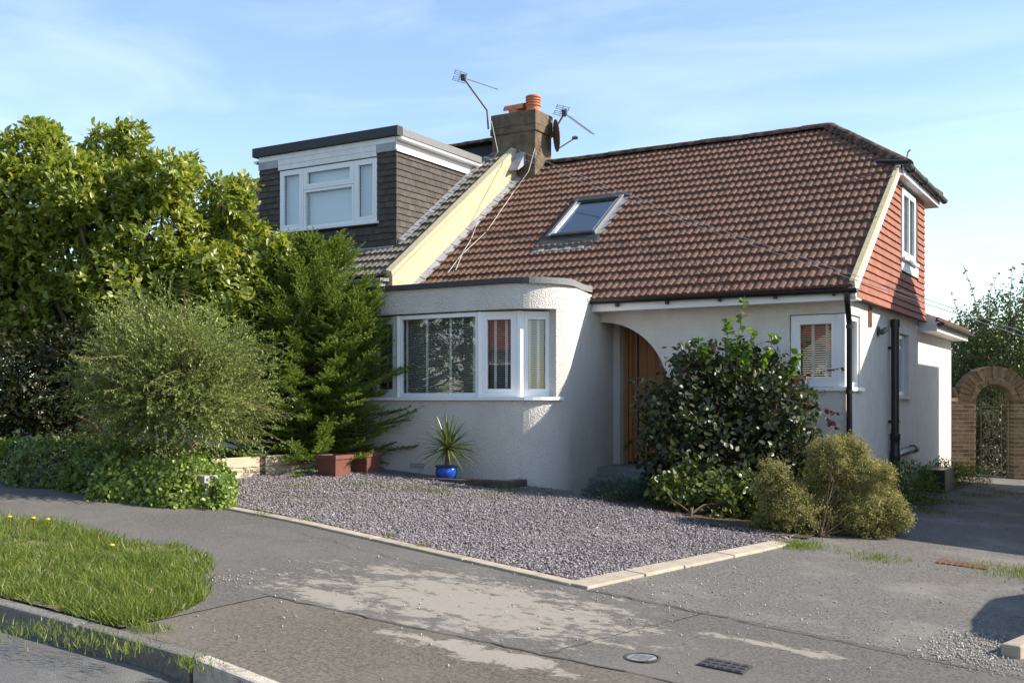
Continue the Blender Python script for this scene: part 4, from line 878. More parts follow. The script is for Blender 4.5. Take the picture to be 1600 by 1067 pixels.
# spruce
sp = thing('spruce_tree', 'young green spruce leaning over timber boards beside the bay window', 'tree', (-9.88, 11.2, G(-9.88, 11.2)))
def spruce(par, base, top, rad, n_b, px):
    base, top = np.array(base, float), np.array(top, float); MB().tube([base, (base+top)/2, top], [.07,.045,.008], 8).build('trunk', BARK, par, smooth=True)
    sp_, sd_, sl_ = [], [], []; br = MB()
    for i in range(n_b):
        h = rng.random()**.9; h = .03+.97*h; c = base+(top-base)*h; az = i*2.399+rng.uniform(-.4,.4)
        L_ = rad*(1.03-h)**.55*rng.uniform(.66, 1.16)+.10; el = -.10+.62*h+rng.uniform(-.2,.2)
        d = np.array([math.cos(az)*math.cos(el), math.sin(az)*math.cos(el), math.sin(el)]); e = c+d*L_; mid = (c+e)/2-np.array([0,0,.08*L_]); e = e+np.array([0,0,.06*L_])
        br.tube([c, mid, e], [.014*(1.1-h), .009*(1.1-h)+.002, .003], 4, False)
        n_s = int(9+30*L_)
        for k in range(n_s):
            t = .22+.78*(k/n_s) ; p = (1-t)**2*c+2*t*(1-t)*mid+t*t*e; tn = (e-c)/np.linalg.norm(e-c); sd = np.cross(tn, (0,0,1)); sd /= np.linalg.norm(sd)+1e-9
            sgn = 1 if k % 2 else -1; dd = tn*rng.uniform(.55,1.0)+sd*sgn*rng.uniform(.35,1.0)+np.array([0,0,rng.uniform(-.05,.42)]); sp_.append(p); sd_.append(dd/np.linalg.norm(dd)); sl_.append(rng.uniform(.10,.21)*(1.1-.45*t))
        sp_.append(e-tn*.02); sd_.append(tn+np.array([0,0,.25])); sl_.append(.17)
    br.build('branches', BARK, par, kind='stuff')
    sp_, sd_, sl_ = map(np.array, (sp_, sd_, sl_)); sd_ /= np.linalg.norm(sd_, axis=1, keepdims=True); n = len(sp_); K = 34
    f = np.linspace(0.02, 1, K); pos = (sp_[:,None]+sd_[:,None]*(sl_[:,None]*f)[...,None]).reshape(-1,3); D = np.repeat(sd_, K, 0)
    rad_ = np.cross(D, unit(n*K)); rad_ /= np.linalg.norm(rad_, axis=1, keepdims=True); nd = D*.75+rad_*.8; l_ = rng.uniform(.018,.030,n*K)
    leaves('foliage', par, pos, nd, unit(n*K), l_, l_*.26+.0022, 'small', SPR)
spruce(sp, sp.location, P(494, 392, 14.8), 1.42, 500, None)
spruce(sp, (-9.8, 11.25, G(-9.8, 11.25)), P(568, 470, 14.4), .72, 150, None)
spruce(sp, (-10.0, 11.1, G(-10, 11.1)), P(425, 400, 14.8), 1.0, 190, None)
s2 = P(575, 470, 14.4); 
# ivy and silver ground cover over the low wall
gwl = tag(MB().box(-16, -8.15, 7.62, 7.84, .4, .86).build('garden_wall', GREYR), 'low grey garden wall buried under ivy along the pavement', 'wall')
def mound(n, x0, x1, y0, y1, h, fn=None):
    pos, nr = [], []
    while len(pos) < n:
        x = rng.uniform(x0, x1); s = rng.random(); e = ss(x1, x1-.45, x)
        hh = h*(.35+.65*e)*(1+.14*math.sin(x*5.1)+.10*math.sin(x*11.3+1)); wv = .09*math.sin(x*4.3)+.06*math.sin(x*9.1)
        if s < .55:
            t = rng.random(); yf = y0+wv+.14*math.sin(x*2.1)*0+.30*(t**2)+(1-e)*.5; z = hh*t; n_ = (.1+(1-e)*.8, -1, .35)
        elif s < .85: yf = rng.uniform(y0+.25, y1); z = hh*(1+.1*math.sin(yf*7)); n_ = (0, -.3, 1)
        else: x = x1-.02-rng.random()*.1; yf = rng.uniform(y0+.4, y1); z = hh*rng.random()*1.5; n_ = (1, -.3, .35)
        xl = x1-1.0*max(0, yf-7.75); x = min(x, xl-abs(rng.normal(0,.10))); z *= .35+.65*ss(xl, xl-.5, x)
        pos.append((x+rng.normal(0,.025), yf+rng.normal(0,.03), G(x, yf)+max(.015, z+rng.normal(0,.035)))); nr.append(n_)
    return np.array(pos), np.array(nr, float)
iv = thing('ivy_hedge', 'ivy bank spilling over low wall onto the pavement', 'hedge', (-10.5, 7.7, G(-10.5, 7.7)))
def scatter_leaves(name, par, pos, nr, l0, l1, wr, shape, m):
    n = len(pos); d = rng.normal(0, .8, (n,3)); d[:,2] -= .5; nn = nr+rng.normal(0, .45, (n,3)); l_ = rng.uniform(l0, l1, n); return leaves(name, par, pos, d, nn, l_, l_*wr, shape, m)
p_, n_ = mound(15000, -15.5, -7.95, 7.28, 8.75, .40); scatter_leaves('foliage', iv, p_, n_, .03, .062, .9, 'round', IVY)
p_, n_ = mound(5200, -9.3, -7.9, 7.26, 8.6, .40); scatter_leaves('bright_foliage', iv, p_, n_, .025, .05, .9, 'round', IVYV)
slv = thing('silver_groundcover', 'silvery low groundcover trailing over the shaded ivy bank', 'plant', (-11, 7.7, G(-11, 7.7)))
p_, n_ = mound(6000, -15.5, -9.6, 7.27, 8.3, .46); k_ = (np.sin(p_[:,0]*2.3)+np.sin(p_[:,0]*5.7+p_[:,2]*6)) > -.1; scatter_leaves('foliage', slv, p_[k_], n_[k_], .02, .035, .45, 'small', PALE)
# dark leafy bush in front of the front wall
hz = thing('hazel_bush', 'tall dark purple-green bush standing before the corner window', 'shrub', (-4.45, 11.95, G(-4.45, 11.95)))
HL = pxl([(1105,640,70),(1170,630,70),(1060,655,45),(1110,585,40),(1215,680,48),(1175,720,75),(1090,720,70),(1025,700,32),(1235,610,26),(1150,570,34),(1072,565,22),(1225,645,42),(1195,575,26),(1035,630,30),(1250,720,30),(1060,760,40)], 12.9, .4)
tp_, to_ = lobe_tips(HL, 1250, .2, .55, 1.3); A1 = whorls(tp_, to_, 5, (.045,.09), (.7,1.7), (.68,.88), .15, .05)
leaves('leaf', hz, *A1, 'round', HAZ, 300); limbs(hz, hz.location, HL, tp_, TWIG, .035, 160, 'stem')
def shoot(par, pts, n, l0, l1, m, r=.006, droop=.6, wr=.75, shape='round'):
    pts = [np.array(p, float) for p in pts]; MB().tube(pts, [r*(1-.6*i/(len(pts)-1)) for i in range(len(pts))], 5).build('shoot', TWIG, par)
    seg = np.array(pts); cum = np.concatenate([[0], np.cumsum(np.linalg.norm(np.diff(seg, axis=0), axis=1))]); ts = rng.uniform(.05, 1, n)*cum[-1]
    pos = np.stack([np.interp(ts, cum, seg[:,k]) for k in range(3)], 1); d = unit(n); d[:,2] = d[:,2]*.5-droop; l_ = rng.uniform(l0, l1, n); nn = unit(n)*.8+[.2,-.4,.6]
    me = np_mesh('leaf', [(a*wr, b, c) for a, b, c in SH[shape][0]], np.array(SH[shape][1]), m); D, S, N = frames(d, nn)
    for i in range(n): place(me, 'leaf', par, Matrix([[*(np.array([S[i][k], D[i][k], N[i][k]])*l_[i]), pos[i][k]] for k in range(3)]+[[0,0,0,1]]))
T_ = 12.7
for q in ([(1150,600),(1152,540),(1158,500),(1163,462)], [(1135,600),(1138,560),(1136,500)], [(1180,600),(1195,560),(1212,522)], [(1160,590),(1170,540),(1178,512)], [(1110,600),(1100,560),(1088,528)], [(1225,600),(1238,575),(1246,552)]): shoot(hz, [P(u, v, T_) for u, v in q], 46, .06, .10, HAZG, .007, -.1)
for q in ([(1060,620),(1030,597),(1000,590),(972,598)], [(1000,592),(992,620),(988,655)], [(1075,580),(1066,550),(1062,530)]): shoot(hz, [P(u, v, T_) for u, v in q], 20, .05, .08, HAZ, .006)
for q in ([(1235,590),(1270,582),(1305,576),(1322,573)], [(1230,625),(1265,632),(1300,642),(1325,650)], [(1270,642),(1290,650),(1322,682)]): shoot(hz, [P(u, v, T_-.3) for u, v in q], 16, .05, .08, HAZP, .005)
hy = thing('pale_leaved_shrub', 'lower yellowing green shrub growing at the foot of the dark bush', 'shrub', (-4.35, 11.1, G(-4.35, 11.1)))
YL = pxl([(1090,765,46),(1150,775,44),(1060,775,30),(1120,795,38),(1185,790,30),(1040,760,22)], 12.1, .15)
tp_, to_ = lobe_tips(YL, 1900, .3, .6); leaves('foliage', hy, *whorls(tp_, to_, 5, (.04,.075), (.7,1.6), (.7,.9), .2, .03), 'round', HAZL); limbs(hy, hy.location, YL, tp_, TWIG, .015, 50, 'stem', .1)
# yellow umbel shrub
ye = thing('umbel_shrub', 'sprawling shrub covered in tiny mustard-yellow flower heads', 'shrub', (-2.95, 11.15, G(-2.95, 11.15)))
UL = pxl([(1208,745,24),(1222,765,22),(1190,760,14),(1295,715,30),(1320,705,24),(1340,700,18),(1280,706,14),(1305,700,14),(1385,745,16),(1370,735,18),(1345,740,28),(1235,795,34),(1200,812,22),(1180,822,14),(1265,812,30),(1300,800,40),(1345,800,40),(1375,785,28),(1400,800,20),(1412,812,14),(1270,770,24),(1320,765,34),(1330,825,24),(1225,825,24),(1265,835,20),(1300,830,26),(1365,822,26),(1395,822,18),(1290,750,26),(1250,780,24),(1355,770,28),(1205,785,20)], 11.4, .2)
tp_, to_ = lobe_tips(UL, 5200, .5, .6, 1.2)
K = 24; n = len(tp_); q = np.repeat(tp_, K, 0)+rng.normal(0, .021, (n*K, 3)); scatter = rng.normal(0, .5, (n*K,3))+np.repeat(to_, K, 0)*.6+[0,0,.5]
l_ = rng.uniform(.009, .018, n*K); leaves('flower_heads', ye, q, unit(n*K), scatter, l_, l_*.9, 'small', YEL)
leaves('foliage', ye, *whorls(tp_*1-to_*.06, to_, 4, (.03,.06), (.6,1.6), (.2,.3), .2, .04), 'small', YELG); limbs(ye, ye.location, UL, tp_, TWIG, .010, 420, 'stem', .06)
# plants near the steps and along the side wall
def tuft(name, label, cat, u, v, t, rad, h, n, m, l0, l1, wr, gr=None, shape='small', squash=.7, xyz=None):
    c = P(u, v, t) if xyz is None else np.array(xyz); g0 = G(c[0], c[1]); o = thing(name, label, cat, (c[0], c[1], g0), gr)
    pos = unit(n)*(rng.random((n,1))**.4)*[rad, rad, h]; pos[:,2] = np.abs(pos[:,2]); d = pos/np.linalg.norm(pos, axis=1, keepdims=True)*.7+unit(n)*.6+[0,0,.25]
    l_ = rng.uniform(l0, l1, n); leaves('foliage', o, pos+[c[0], c[1], g0], d, unit(n)*.5+[0,0,1], l_, l_*wr, shape, m)
    st = MB()
    for i in range(12):
        p = pos[i]; st.tube([(c[0], c[1], g0-.02), tuple(np.array([c[0], c[1], g0])+p)], .004, 4, False)
    st.build('stems', TWIG, o, kind='stuff'); return o
tuft('juniper', 'low blue-green juniper spreading beside the porch steps', 'shrub', 0, 0, 0, .42, .36, 3200, JUN, .03, .07, .16, xyz=(-5.15, 12.3, 0))
tuft('juniper', 'feathery blue-green juniper sprawling onto the slate chippings', 'shrub', 0, 0, 0, .5, .26, 3200, JUN, .03, .07, .16, xyz=(-5.35, 11.5, 0))
tuft('leafy_weed', 'dark green weeds clumped at the foot of the soil pipe', 'plant', 0, 0, 0, .5, .62, 2600, WEED, .03, .07, .4, xyz=(-2.85, 15.2, 0))
tuft('leafy_weed', 'trailing weeds over the black planter beside the side wall', 'plant', 0, 0, 0, .35, .5, 1200, WEED, .03, .06, .45, xyz=(-2.95, 18.6, 0))
tuft('leafy_weed', 'weed clump between side wall and brick gate arch', 'plant', 0, 0, 0, .45, .38, 1500, WEED, .03, .07, .3, xyz=(-2.75, 19.6, 0))
tuft('leafy_weed', 'dark foliage filling the gap under the corner window', 'plant', 0, 0, 0, .55, .75, 2600, HAZ, .04, .08, .6, xyz=(-3.55, 12.6, 0))
pb = tag(MB().box(-3.15, -2.75, 17.6, 18.7, .12, .55).build('planter_box', BLACKP, bevel=.02), 'black rectangular planter against the side wall', 'planter')

# ------------------------------------------------------------ boards, pots, cordyline
rt = thing('retaining_boards', 'sunlit timber boards retaining the raised bed under the spruce', 'wall', (-9.62, 10.1, .6))
for i in range(3): MB().box(-9.66, -9.61+.006*(i % 2), 8.75, 11.3, .52+.135*i, .65+.135*i).build('timber_board', TIMBER, rt, bevel=.006)
for y in (8.72, 9.9): MB().box(-9.72, -9.60, y, y+.09, .5, .95).build('post', SLEEPER, rt)
se = thing('sleeper_edging', 'dark timber sleepers edging a narrow bed under the bay window', 'edging', (-8, 11.2, .5))
for (a, b) in ((-9.3, -7.95), (-7.945, -6.75)): MB().box(a, b, 11.1, 11.22, .42, .635).build('sleeper', SLEEPER, se, bevel=.012)
MB().box(-6.87, -6.75, 11.225, 11.66, .40, .63).build('sleeper', SLEEPER, se, bevel=.012)
MB().box(-9.3, -6.88, 11.225, 11.69, .4, .60).build('bed_soil', SOIL, se)
for i, (u, v, s, lb) in enumerate(((522, 743, .165, 'square terracotta planter in front of timber boards'), (570, 739, .155, 'square terracotta planter beside the sleeper bed end'))):
    x, y = PG(u, v)
    z = G(x, y); pt = thing('planter', lb, 'pot', (x, y, z)); k = s*.86
    MB().hexa([(x-k,y-k,z),(x+k,y-k,z),(x+k,y+k,z),(x-k,y+k,z),(x-s,y-s,z+.25),(x+s,y-s,z+.25),(x+s,y+s,z+.25),(x-s,y+s,z+.25)]).build('pot_body', POTR, pt, bevel=.01)
    r = s+.012; b = MB(); b.box(x-r,x+r,y-r,y-r+.03,z+.225,z+.275); b.box(x-r,x+r,y+r-.03,y+r,z+.225,z+.275); b.box(x-r,x-r+.03,y-r+.03,y+r-.03,z+.225,z+.275); b.box(x+r-.03,x+r,y-r+.03,y+r-.03,z+.225,z+.275); b.build('rim', POTR, pt)
    MB().box(x-s+.02, x+s-.02, y-s+.02, y+s-.02, z+.2, z+.256).build('soil', SOIL, pt)
px_, py_ = -7.78, 11.36; pz = .603
bp = thing('blue_pot', 'glazed cobalt blue pot holding the spiky cordyline', 'pot', (px_, py_, pz))
MB().lathe((px_,py_,pz), [(0,0),(.095,0),(.105,.01),(.135,.06),(.143,.11),(.135,.145),(.128,.155),(.14,.165),(.143,.18),(.132,.182),(.122,.165),(.12,.14)], 28).build('pot_body', BLUE, bp, smooth=True)
MB().lathe((px_,py_,pz), [(.143,.166),(.147,.172),(.147,.184),(.128,.186)], 28).build('rim', mat('dark_glaze', (.01,.03,.06), rough=.2), bp, smooth=True)
MB().lathe((px_,py_,pz), [(.124,.15),(0,.155)], 20).build('soil', SOIL, bp)
cy = thing('cordyline', 'spiky cordyline palm growing in the blue glazed pot', 'plant', (px_, py_, pz+.15))
hd = np.array([px_+.03, py_, pz+.40]); MB().tube([(px_,py_,pz+.14),(px_+.01,py_,pz+.26),tuple(hd)], [.03,.026,.035], 9).build('trunk', BARK, cy, smooth=True)
for i in range(64):
    az = i*2.399; el = R(82)-R(108)*(i/64)**.9+rng.normal(0, .06); L_ = rng.uniform(.38, .54); d = np.array([math.cos(az)*math.cos(el), math.sin(az)*math.cos(el), math.sin(el)]); s = np.cross(d, (0,0,1)); s /= np.linalg.norm(s); u = np.cross(s, d)
    b = MB(); q = []
    for k in range(5):
        t = k/4; c = hd+d*L_*t-np.array([0,0,.10*t*t*L_*2*math.cos(el)]); wd = [.010,.016,.015,.010,.001][k]; q.append((c-s*wd+u*wd*.5, c, c+s*wd+u*wd*.5))
    for k in range(4):
        for j in (0, 1): b.poly([q[k][j], q[k][j+1], q[k+1][j+1], q[k+1][j]])
    b.build('leaf', CORD, cy)

# ------------------------------------------------------------ brick arch with iron gate
ao = P(1487, 628, 20.1); ao[2] = 0; ad = RT.copy(); an = FW.copy()
ga_ = thing('brick_arch', 'brown brick garden wall with arched opening and iron gate', 'wall', tuple(ao))
def A(s, dpt, z): return ao+ad*s+an*dpt+np.array([0,0,z])     # s along the wall, dpt into it
S0, S1, SEND = .46, 1.17, 2.6; ZB, ZSPR = .02, 1.58; TH = .34; RC = (S1-S0)/2; SC = (S0+S1)/2
core = MB()
def acore(s0, s1, z0, z1): core.hexa([A(s0,.006,z0),A(s1,.006,z0),A(s1,TH-.012,z0),A(s0,TH-.012,z0),A(s0,.006,z1),A(s1,.006,z1),A(s1,TH-.012,z1),A(s0,TH-.012,z1)])
acore(.012, S0-.012, -.2, 1.68); acore(S1+.012, SEND, -.2, 1.68)
N_ = 22; arc = [(SC-(RC+.012)*math.cos(math.pi*k/N_), ZSPR+(RC+.012)*math.sin(math.pi*k/N_)) for k in range(N_+1)]
def topz(s):                                    # swept top of the wall
    q = abs(s-SC); r = RC+.325
    za = ZSPR+math.sqrt(max(0, r*r-q*q)) if q < r else ZSPR
    return max(za, 1.68+.20*ss(.95, .55, q)) if q < r+.3 else 1.68+.20*ss(.95, .55, q)
for k in range(N_):
    (a, b), (c, d) = arc[k], arc[k+1]; core.hexa([A(a,.006,b),A(c,.006,d),A(c,TH-.012,d),A(a,TH-.012,b),A(a,.006,topz(a)-.02),A(c,.006,topz(c)-.02),A(c,TH-.012,topz(c)-.02),A(a,TH-.012,topz(a)-.02)])
core.build('mortar', BRICKM, ga_)
BL, BH, BJ = .21, .060, .015
bm_ = MB().box(0, 1, 0, 1, 0, 1); BM = bm_.mesh('brick', BRICK)
Mx = Matrix(((ad[0], an[0], 0, 0), (ad[1], an[1], 0, 0), (0, 0, 1, 0), (0, 0, 0, 1)))
def brick(s0, s1, z0, z1, d0=0, d1=TH):
    p = A(s0, d0+rng.uniform(-.003,.003), z0); place(BM, 'brick', ga_, Matrix.Translation(p) @ Mx @ Matrix.Diagonal((s1-s0, d1-d0, z1-z0, 1)))
for c in range(25):
    z0 = -.02+c*.075; z1 = z0+BH
    for (lo, hi) in ((0, S0), (S1, SEND)):
        s = lo-(BL/2+BJ/2 if c % 2 else 0)
        while s < hi-.01:
            a, b = max(s, lo), min(s+BL, hi); s += BL+BJ
            if b-a > .03 and z1 < 1.69: brick(a, b, z0, z1)
def vous(ang, r0, r1, wdt):
    d = np.array([-math.cos(ang), math.sin(ang)]); t = np.array([d[1], -d[0]])
    sx, sz = SC+d[0]*r0-t[0]*wdt/2, ZSPR+d[1]*r0-t[1]*wdt/2
    X = ad*t[0]+np.array([0,0,t[1]]); Z = ad*d[0]+np.array([0,0,d[1]]); o_ = A(sx, rng.uniform(-.004,.002), sz); L_ = (wdt, TH, r1-r0)
    M4 = Matrix([[X[k]*L_[0], an[k]*L_[1], Z[k]*L_[2], o_[k]] for k in range(3)]+[[0,0,0,1]]); place(WG[r0 > RC+.05], 'brick', ga_, M4)
nv = 17
WG = []
for k_ in ((RC+.105)/RC, (RC+.335)/(RC+.118)): WG.append(MB().hexa([(0,0,0),(1,0,0),(1,1,0),(0,1,0),(.5-k_/2,0,1),(.5+k_/2,0,1),(.5+k_/2,1,1),(.5-k_/2,1,1)]).mesh('brick', BRICK))
for k in range(nv): vous(math.pi*(k+.5)/nv, RC, RC+.105, math.pi*RC/nv-.008)
nv2 = 21
for k in range(nv2):
    an_ = math.pi*(k+.5)/nv2
    vous(an_, RC+.118, RC+.335, math.pi*(RC+.12)/nv2-.008)
for k in range(7):                              # swept shoulders
    for sg in (-1, 1):
        q = RC+.36+.065*k; z = 1.68+.20*ss(.95, .55, q)-.01; s = SC+sg*q
        if s < .09: continue
        M4 = Matrix.Translation(A(s, 0, z-.12)) @ Mx @ Matrix.Rotation(R(28*sg), 4, 'Y') @ Matrix.Diagonal((.058, TH, .2, 1)); place(BM, 'brick', ga_, M4)
MB().hexa([A(S0-.05,-.05,-.1),A(S1+.05,-.05,-.1),A(S1+.05,TH,-.1),A(S0-.05,TH,-.1),A(S0-.05,-.05,.075),A(S1+.05,-.05,.075),A(S1+.05,TH,.075),A(S0-.05,TH,.075)]).build('threshold', BRICKM, ga_, bevel=.01)
gt_ = thing('iron_gate', 'scrolled wrought iron garden gate hung in the brick arch', 'gate', tuple(A(SC, .16, .1)))
gd = .16
def gtube(pts, r, name='scroll'): MB().tube([A(s, gd, z) for s, z in pts], r, 5).build(name, IRON, gt_)
g0, g1 = S0+.03, S1-.03
for s in (g0, g0+.13, g1-.13, g1): gtube([(s, .12), (s, 1.50 if s in (g0+.13, g1-.13) else 1.6)], .009 if s in (g0, g1) else .007, 'upright')
for z in (.14, 1.50): gtube([(g0, z), (g1, z)], .009, 'rail')
ga0, ga1 = g0+.13, g1-.13; gm = (ga0+ga1)/2; hw = (ga1-ga0)/2
for k in range(4):
    z = .16+.33*k; gtube([(ga0, z), (gm, z+.30)], .005, 'lattice'); gtube([(ga1, z), (gm, z+.30)], .005, 'lattice'); gtube([(gm, z), (ga0, z+.30)], .005, 'lattice'); gtube([(gm, z), (ga1, z+.30)], .005, 'lattice')
def scroll(cs, cz, r, sg, vs_=1): gtube([(cs+sg*r*(1-k/26)*math.cos(k*.42+1.57), cz+vs_*r*(1-k/26)*math.sin(k*.42+1.57)) for k in range(22)], .0055)
for k in range(4):
    z = .2+.33*k
    for sg in (-1, 1):
        scroll(gm+sg*hw*.5, z+.12, hw*.42, sg, 1); scroll(gm+sg*hw*.5, z+.20, hw*.42, sg, -1)
for sg in (-1, 1):
    scroll(gm+sg*.12, 1.62, .10, sg, 1); scroll(gm+sg*.25, 1.60, .08, -sg, 1); gtube([(gm+sg*.20, 1.53), (gm+sg*.21, 1.70), (gm+sg*.10, 1.78), (gm, 1.86)], .006)
gtube([(gm-.24, 1.63), (gm+.02, 1.76)], .006, 'latch_bar')

# ------------------------------------------------------------ trees behind the gate, neighbour on the right, car, things across the street
def tree(name, label, base, lobes, dens, m, l, gr=None, tr=.1, k=6, single=0, shape='small', keep=.3, lo=.6):
    o = thing(name, label, 'tree', tuple(base), gr); tps, tos = lobe_tips(lobes, dens, keep, lo); limbs(o, base, lobes, tps, BARK, tr, 150, fork=1.0)
    leaves('foliage', o, *whorls(tps, tos, k, l, (.6,1.6), (.5,.75), .2, .07), shape, m); return o
b_ = P(1560, 628, 25); tree('garden_tree', 'leafy fruit tree behind brick arch with thin shoots against the sky', (b_[0], b_[1], G(b_[0], b_[1])), pxl([(1530,520,40),(1580,505,55),(1500,560,38),(1560,570,50),(1620,520,60),(1600,600,60),(1640,590,60),(1530,600,50),(1490,600,40),(1510,520,30)], 25, .6), 620, BGL, (.05,.085), 'trees behind the garden arch', shape='big')
ot = bpy.data.objects['garden_tree']
for q in ([(1530,510),(1520,455),(1503,410)], [(1540,510),(1545,460),(1560,425)], [(1510,530),(1494,480),(1486,455)], [(1575,500),(1580,450),(1582,415)], [(1600,480),(1598,440),(1601,412)]): shoot(ot, [P(u, v, 25) for u, v in q], 26, .06, .10, BGL, .012, .1, .6, 'big')
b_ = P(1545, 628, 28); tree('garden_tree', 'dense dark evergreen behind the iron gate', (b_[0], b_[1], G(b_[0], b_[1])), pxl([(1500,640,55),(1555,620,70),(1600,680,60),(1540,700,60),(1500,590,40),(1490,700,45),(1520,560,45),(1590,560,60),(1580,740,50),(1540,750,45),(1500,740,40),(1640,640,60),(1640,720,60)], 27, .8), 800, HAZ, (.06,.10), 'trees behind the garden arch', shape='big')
b_ = P(1545, 628, 22.6); tree('garden_shrub', 'dark-leaved evergreen shrub filling the view through the iron gate', (b_[0], b_[1], G(b_[0], b_[1])), pxl([(1535,700,34),(1565,690,34),(1550,735,34),(1520,740,28),(1585,735,30),(1540,660,30),(1575,650,30)], 22.6, .2), 900, HAZ, (.05,.08), None, .03, shape='big')
bpy.data.objects['garden_shrub']['category'] = 'shrub'
def grass(name, par, pts, n, h0, h1, m, label=None):
    pts = np.asarray(pts); n = len(pts); d = rng.normal(0, .38, (n,3)); d[:,2] = 1; l_ = rng.uniform(h0, h1, n); return leaves(name, par, pts, d, unit(n), l_, rng.uniform(.0035,.0065,n), 'blade', m)
gp, hk, lean = [], [], []
for k in range(1250):                           # tussocks of unequal size and height, thinner between them
    x = -4.98-6*rng.random()**1.35 if k < 1250 else rng.uniform(-15, -9); y = rng.uniform(4.03, vtop(x)+.02); r_ = rng.uniform(.03, .12); h_ = rng.uniform(.025, .115)*(1.25 if rng.random() < .15 else .9); ln_ = rng.normal(0, .45, 2)
    for _ in range(int(rng.uniform(14, 60))):
        q = np.array([x, y])+rng.normal(0, r_, 2)
        if q[1] > 3.99 and q[1] < vtop(q[0])+.09: gp.append((q[0], q[1], G(*q)+.012)); hk.append(h_*rng.uniform(.5, 1.15)); lean.append(ln_)
for k in range(12000):
    x = -4.95-6*rng.random()**1.2; y = rng.uniform(4.02, vtop(x)+.03); gp.append((x, y, G(x, y)+.012)); hk.append(rng.uniform(.02,.06)); lean.append((0,0))
gp, hk, lean = np.array(gp), np.array(hk), np.array(lean)
n = len(gp); d = rng.normal(0, .5, (n,3)); d[:,2] = 1; d[:,:2] += lean
gv = leaves('verge_grass', None, gp, d, unit(n), hk*1.15, rng.uniform(.004,.008,n), 'blade', GRS); tag(gv, 'long green grass on the verge beside the kerb', 'grass')
fl = mat('dandelion', (.62,.42,.02), rough=.7)
for i, (u, v) in enumerate(((15,822),(52,824),(75,826),(175,870))):
    p = PG(u, v+14); o = thing('dandelion', 'yellow dandelion flower in the verge grass', 'flower', (p[0], p[1], G(*p)+.01), 'dandelions in the verge'); c = (p[0], p[1], G(*p)+.01)
    MB().tube([c, (c[0], c[1], c[2]+.13)], .003, 5).build('stem', WEED, o); MB().lathe((c[0], c[1], c[2]+.13), [(0,0),(.012,.002),(.02,.01),(.014,.018),(0,.02)], 9).build('flower_head', fl, o)
tf_ = []
def patch(pxs, n, sp):
    for u, v, w_ in pxs:
        p = PG(u, v)
        for _ in range(n): q = p+rng.normal(0, 1, 2)*w_; tf_.append((q[0], q[1], G(*q)+.004))
patch([(1370,873,.16),(1260,852,.15),(1245,855,.1),(1580,893,.22),(1600,900,.22),(1480,785,.18),(1530,775,.2),(1570,770,.2),(1450,800,.15)], 420, 0)
patch([(470,757,.12),(600,765,.22),(650,762,.16),(770,775,.16),(560,758,.1),(690,770,.1),(860,772,.2),(800,768,.1)], 260, 0)
patch([(483,815,.05),(610,840,.03),(660,856,.03),(410,806,.05)], 90, 0)
patch([(20,990,.12),(150,1005,.10),(200,1015,.08),(60,985,.1),(110,998,.1),(240,985,.05),(300,1040,.05)], 130, 0)
tg_ = grass('weed_grass', None, tf_, 0, .02, .06, GRS); tag(tg_, 'scattered tufts of grass and weeds growing through the drive and chippings', 'grass', kind='stuff')
# slate chippings
def chips(name, m, pts, s0, s1, flat, par=None):
    pts = np.asarray(pts, float); n = len(pts); base = np.array([(-1,-.7,-1),(1,-1,-1),(.8,.9,-1),(-.8,.8,-1),(-.7,-.5,1),(.7,-.7,1),(.6,.6,1),(-.6,.7,1)])
    V = base[None]*rng.uniform(.65, 1.2, (n,8,3)); sc = np.stack([rng.uniform(s0,s1,n), rng.uniform(s0,s1,n)*.7, rng.uniform(s0,s1,n)*flat], 1); V = V*sc[:,None]
    az = rng.uniform(0, 6.28, n); tx, ty = rng.normal(0, .3, n), rng.normal(0, .3, n); c, s = np.cos(az), np.sin(az)
    x = V[...,0]*c[:,None]-V[...,1]*s[:,None]; y = V[...,0]*s[:,None]+V[...,1]*c[:,None]; z = V[...,2]+x*tx[:,None]+y*ty[:,None]
    V = np.stack([x, y, z], 2)+pts[:,None]; q = np.array([(3,2,1,0),(4,5,6,7),(0,1,5,4),(1,2,6,5),(2,3,7,6),(3,0,4,7)])
    return np_obj(name, V.reshape(-1,3), (q[None]+(np.arange(n)*8)[:,None,None]).reshape(-1,4), m, par, 'stuff')
gp = []
while len(gp) < 46000:
    y = 7.05+4.6*rng.random()**1.25; x = rng.uniform(-9.5, xplank(y)-.08)
    if y < yedge(x)+.11 or (x > -5.4 and y > 11.0) or (y > 11.05 and x < -6.7): continue
    dens = max(.16, .56+.28*math.sin(x*1.7+.8*math.sin(y*1.9))*math.sin(y*1.5+1)+.22*math.sin(x*4.3+y*2.9)*math.sin(y*5.1-x*1.7)+.3*ss(8.6, 7.3, y))
    if rng.random() < dens: gp.append((x, y, G(x, y)+.010+abs(rng.normal(0, .008))))
tag(chips('slate_chippings', CHIPM, gp, .005, .018, .28), 'purple-grey slate chippings covering the forecourt', 'gravel')
gp = []
for u, v, w_, n in ((1520,1010,.16,260),(1490,1022,.14,160),(1550,1000,.15,200),(1530,1035,.12,120),(700,940,1.2,160),(1200,930,1.0,240),(1000,900,.8,120),(360,905,.12,40)):
    p = PG(u, v)
    for _ in range(n):
        q = p+rng.normal(0, 1, 2)*w_
        if q[1] > 4.1: gp.append((*q, G(*q)+.006))
tag(chips('loose_stones', PEB, gp, .003, .010, .6), 'pale loose stones scattered over drive and pavement', 'stones')
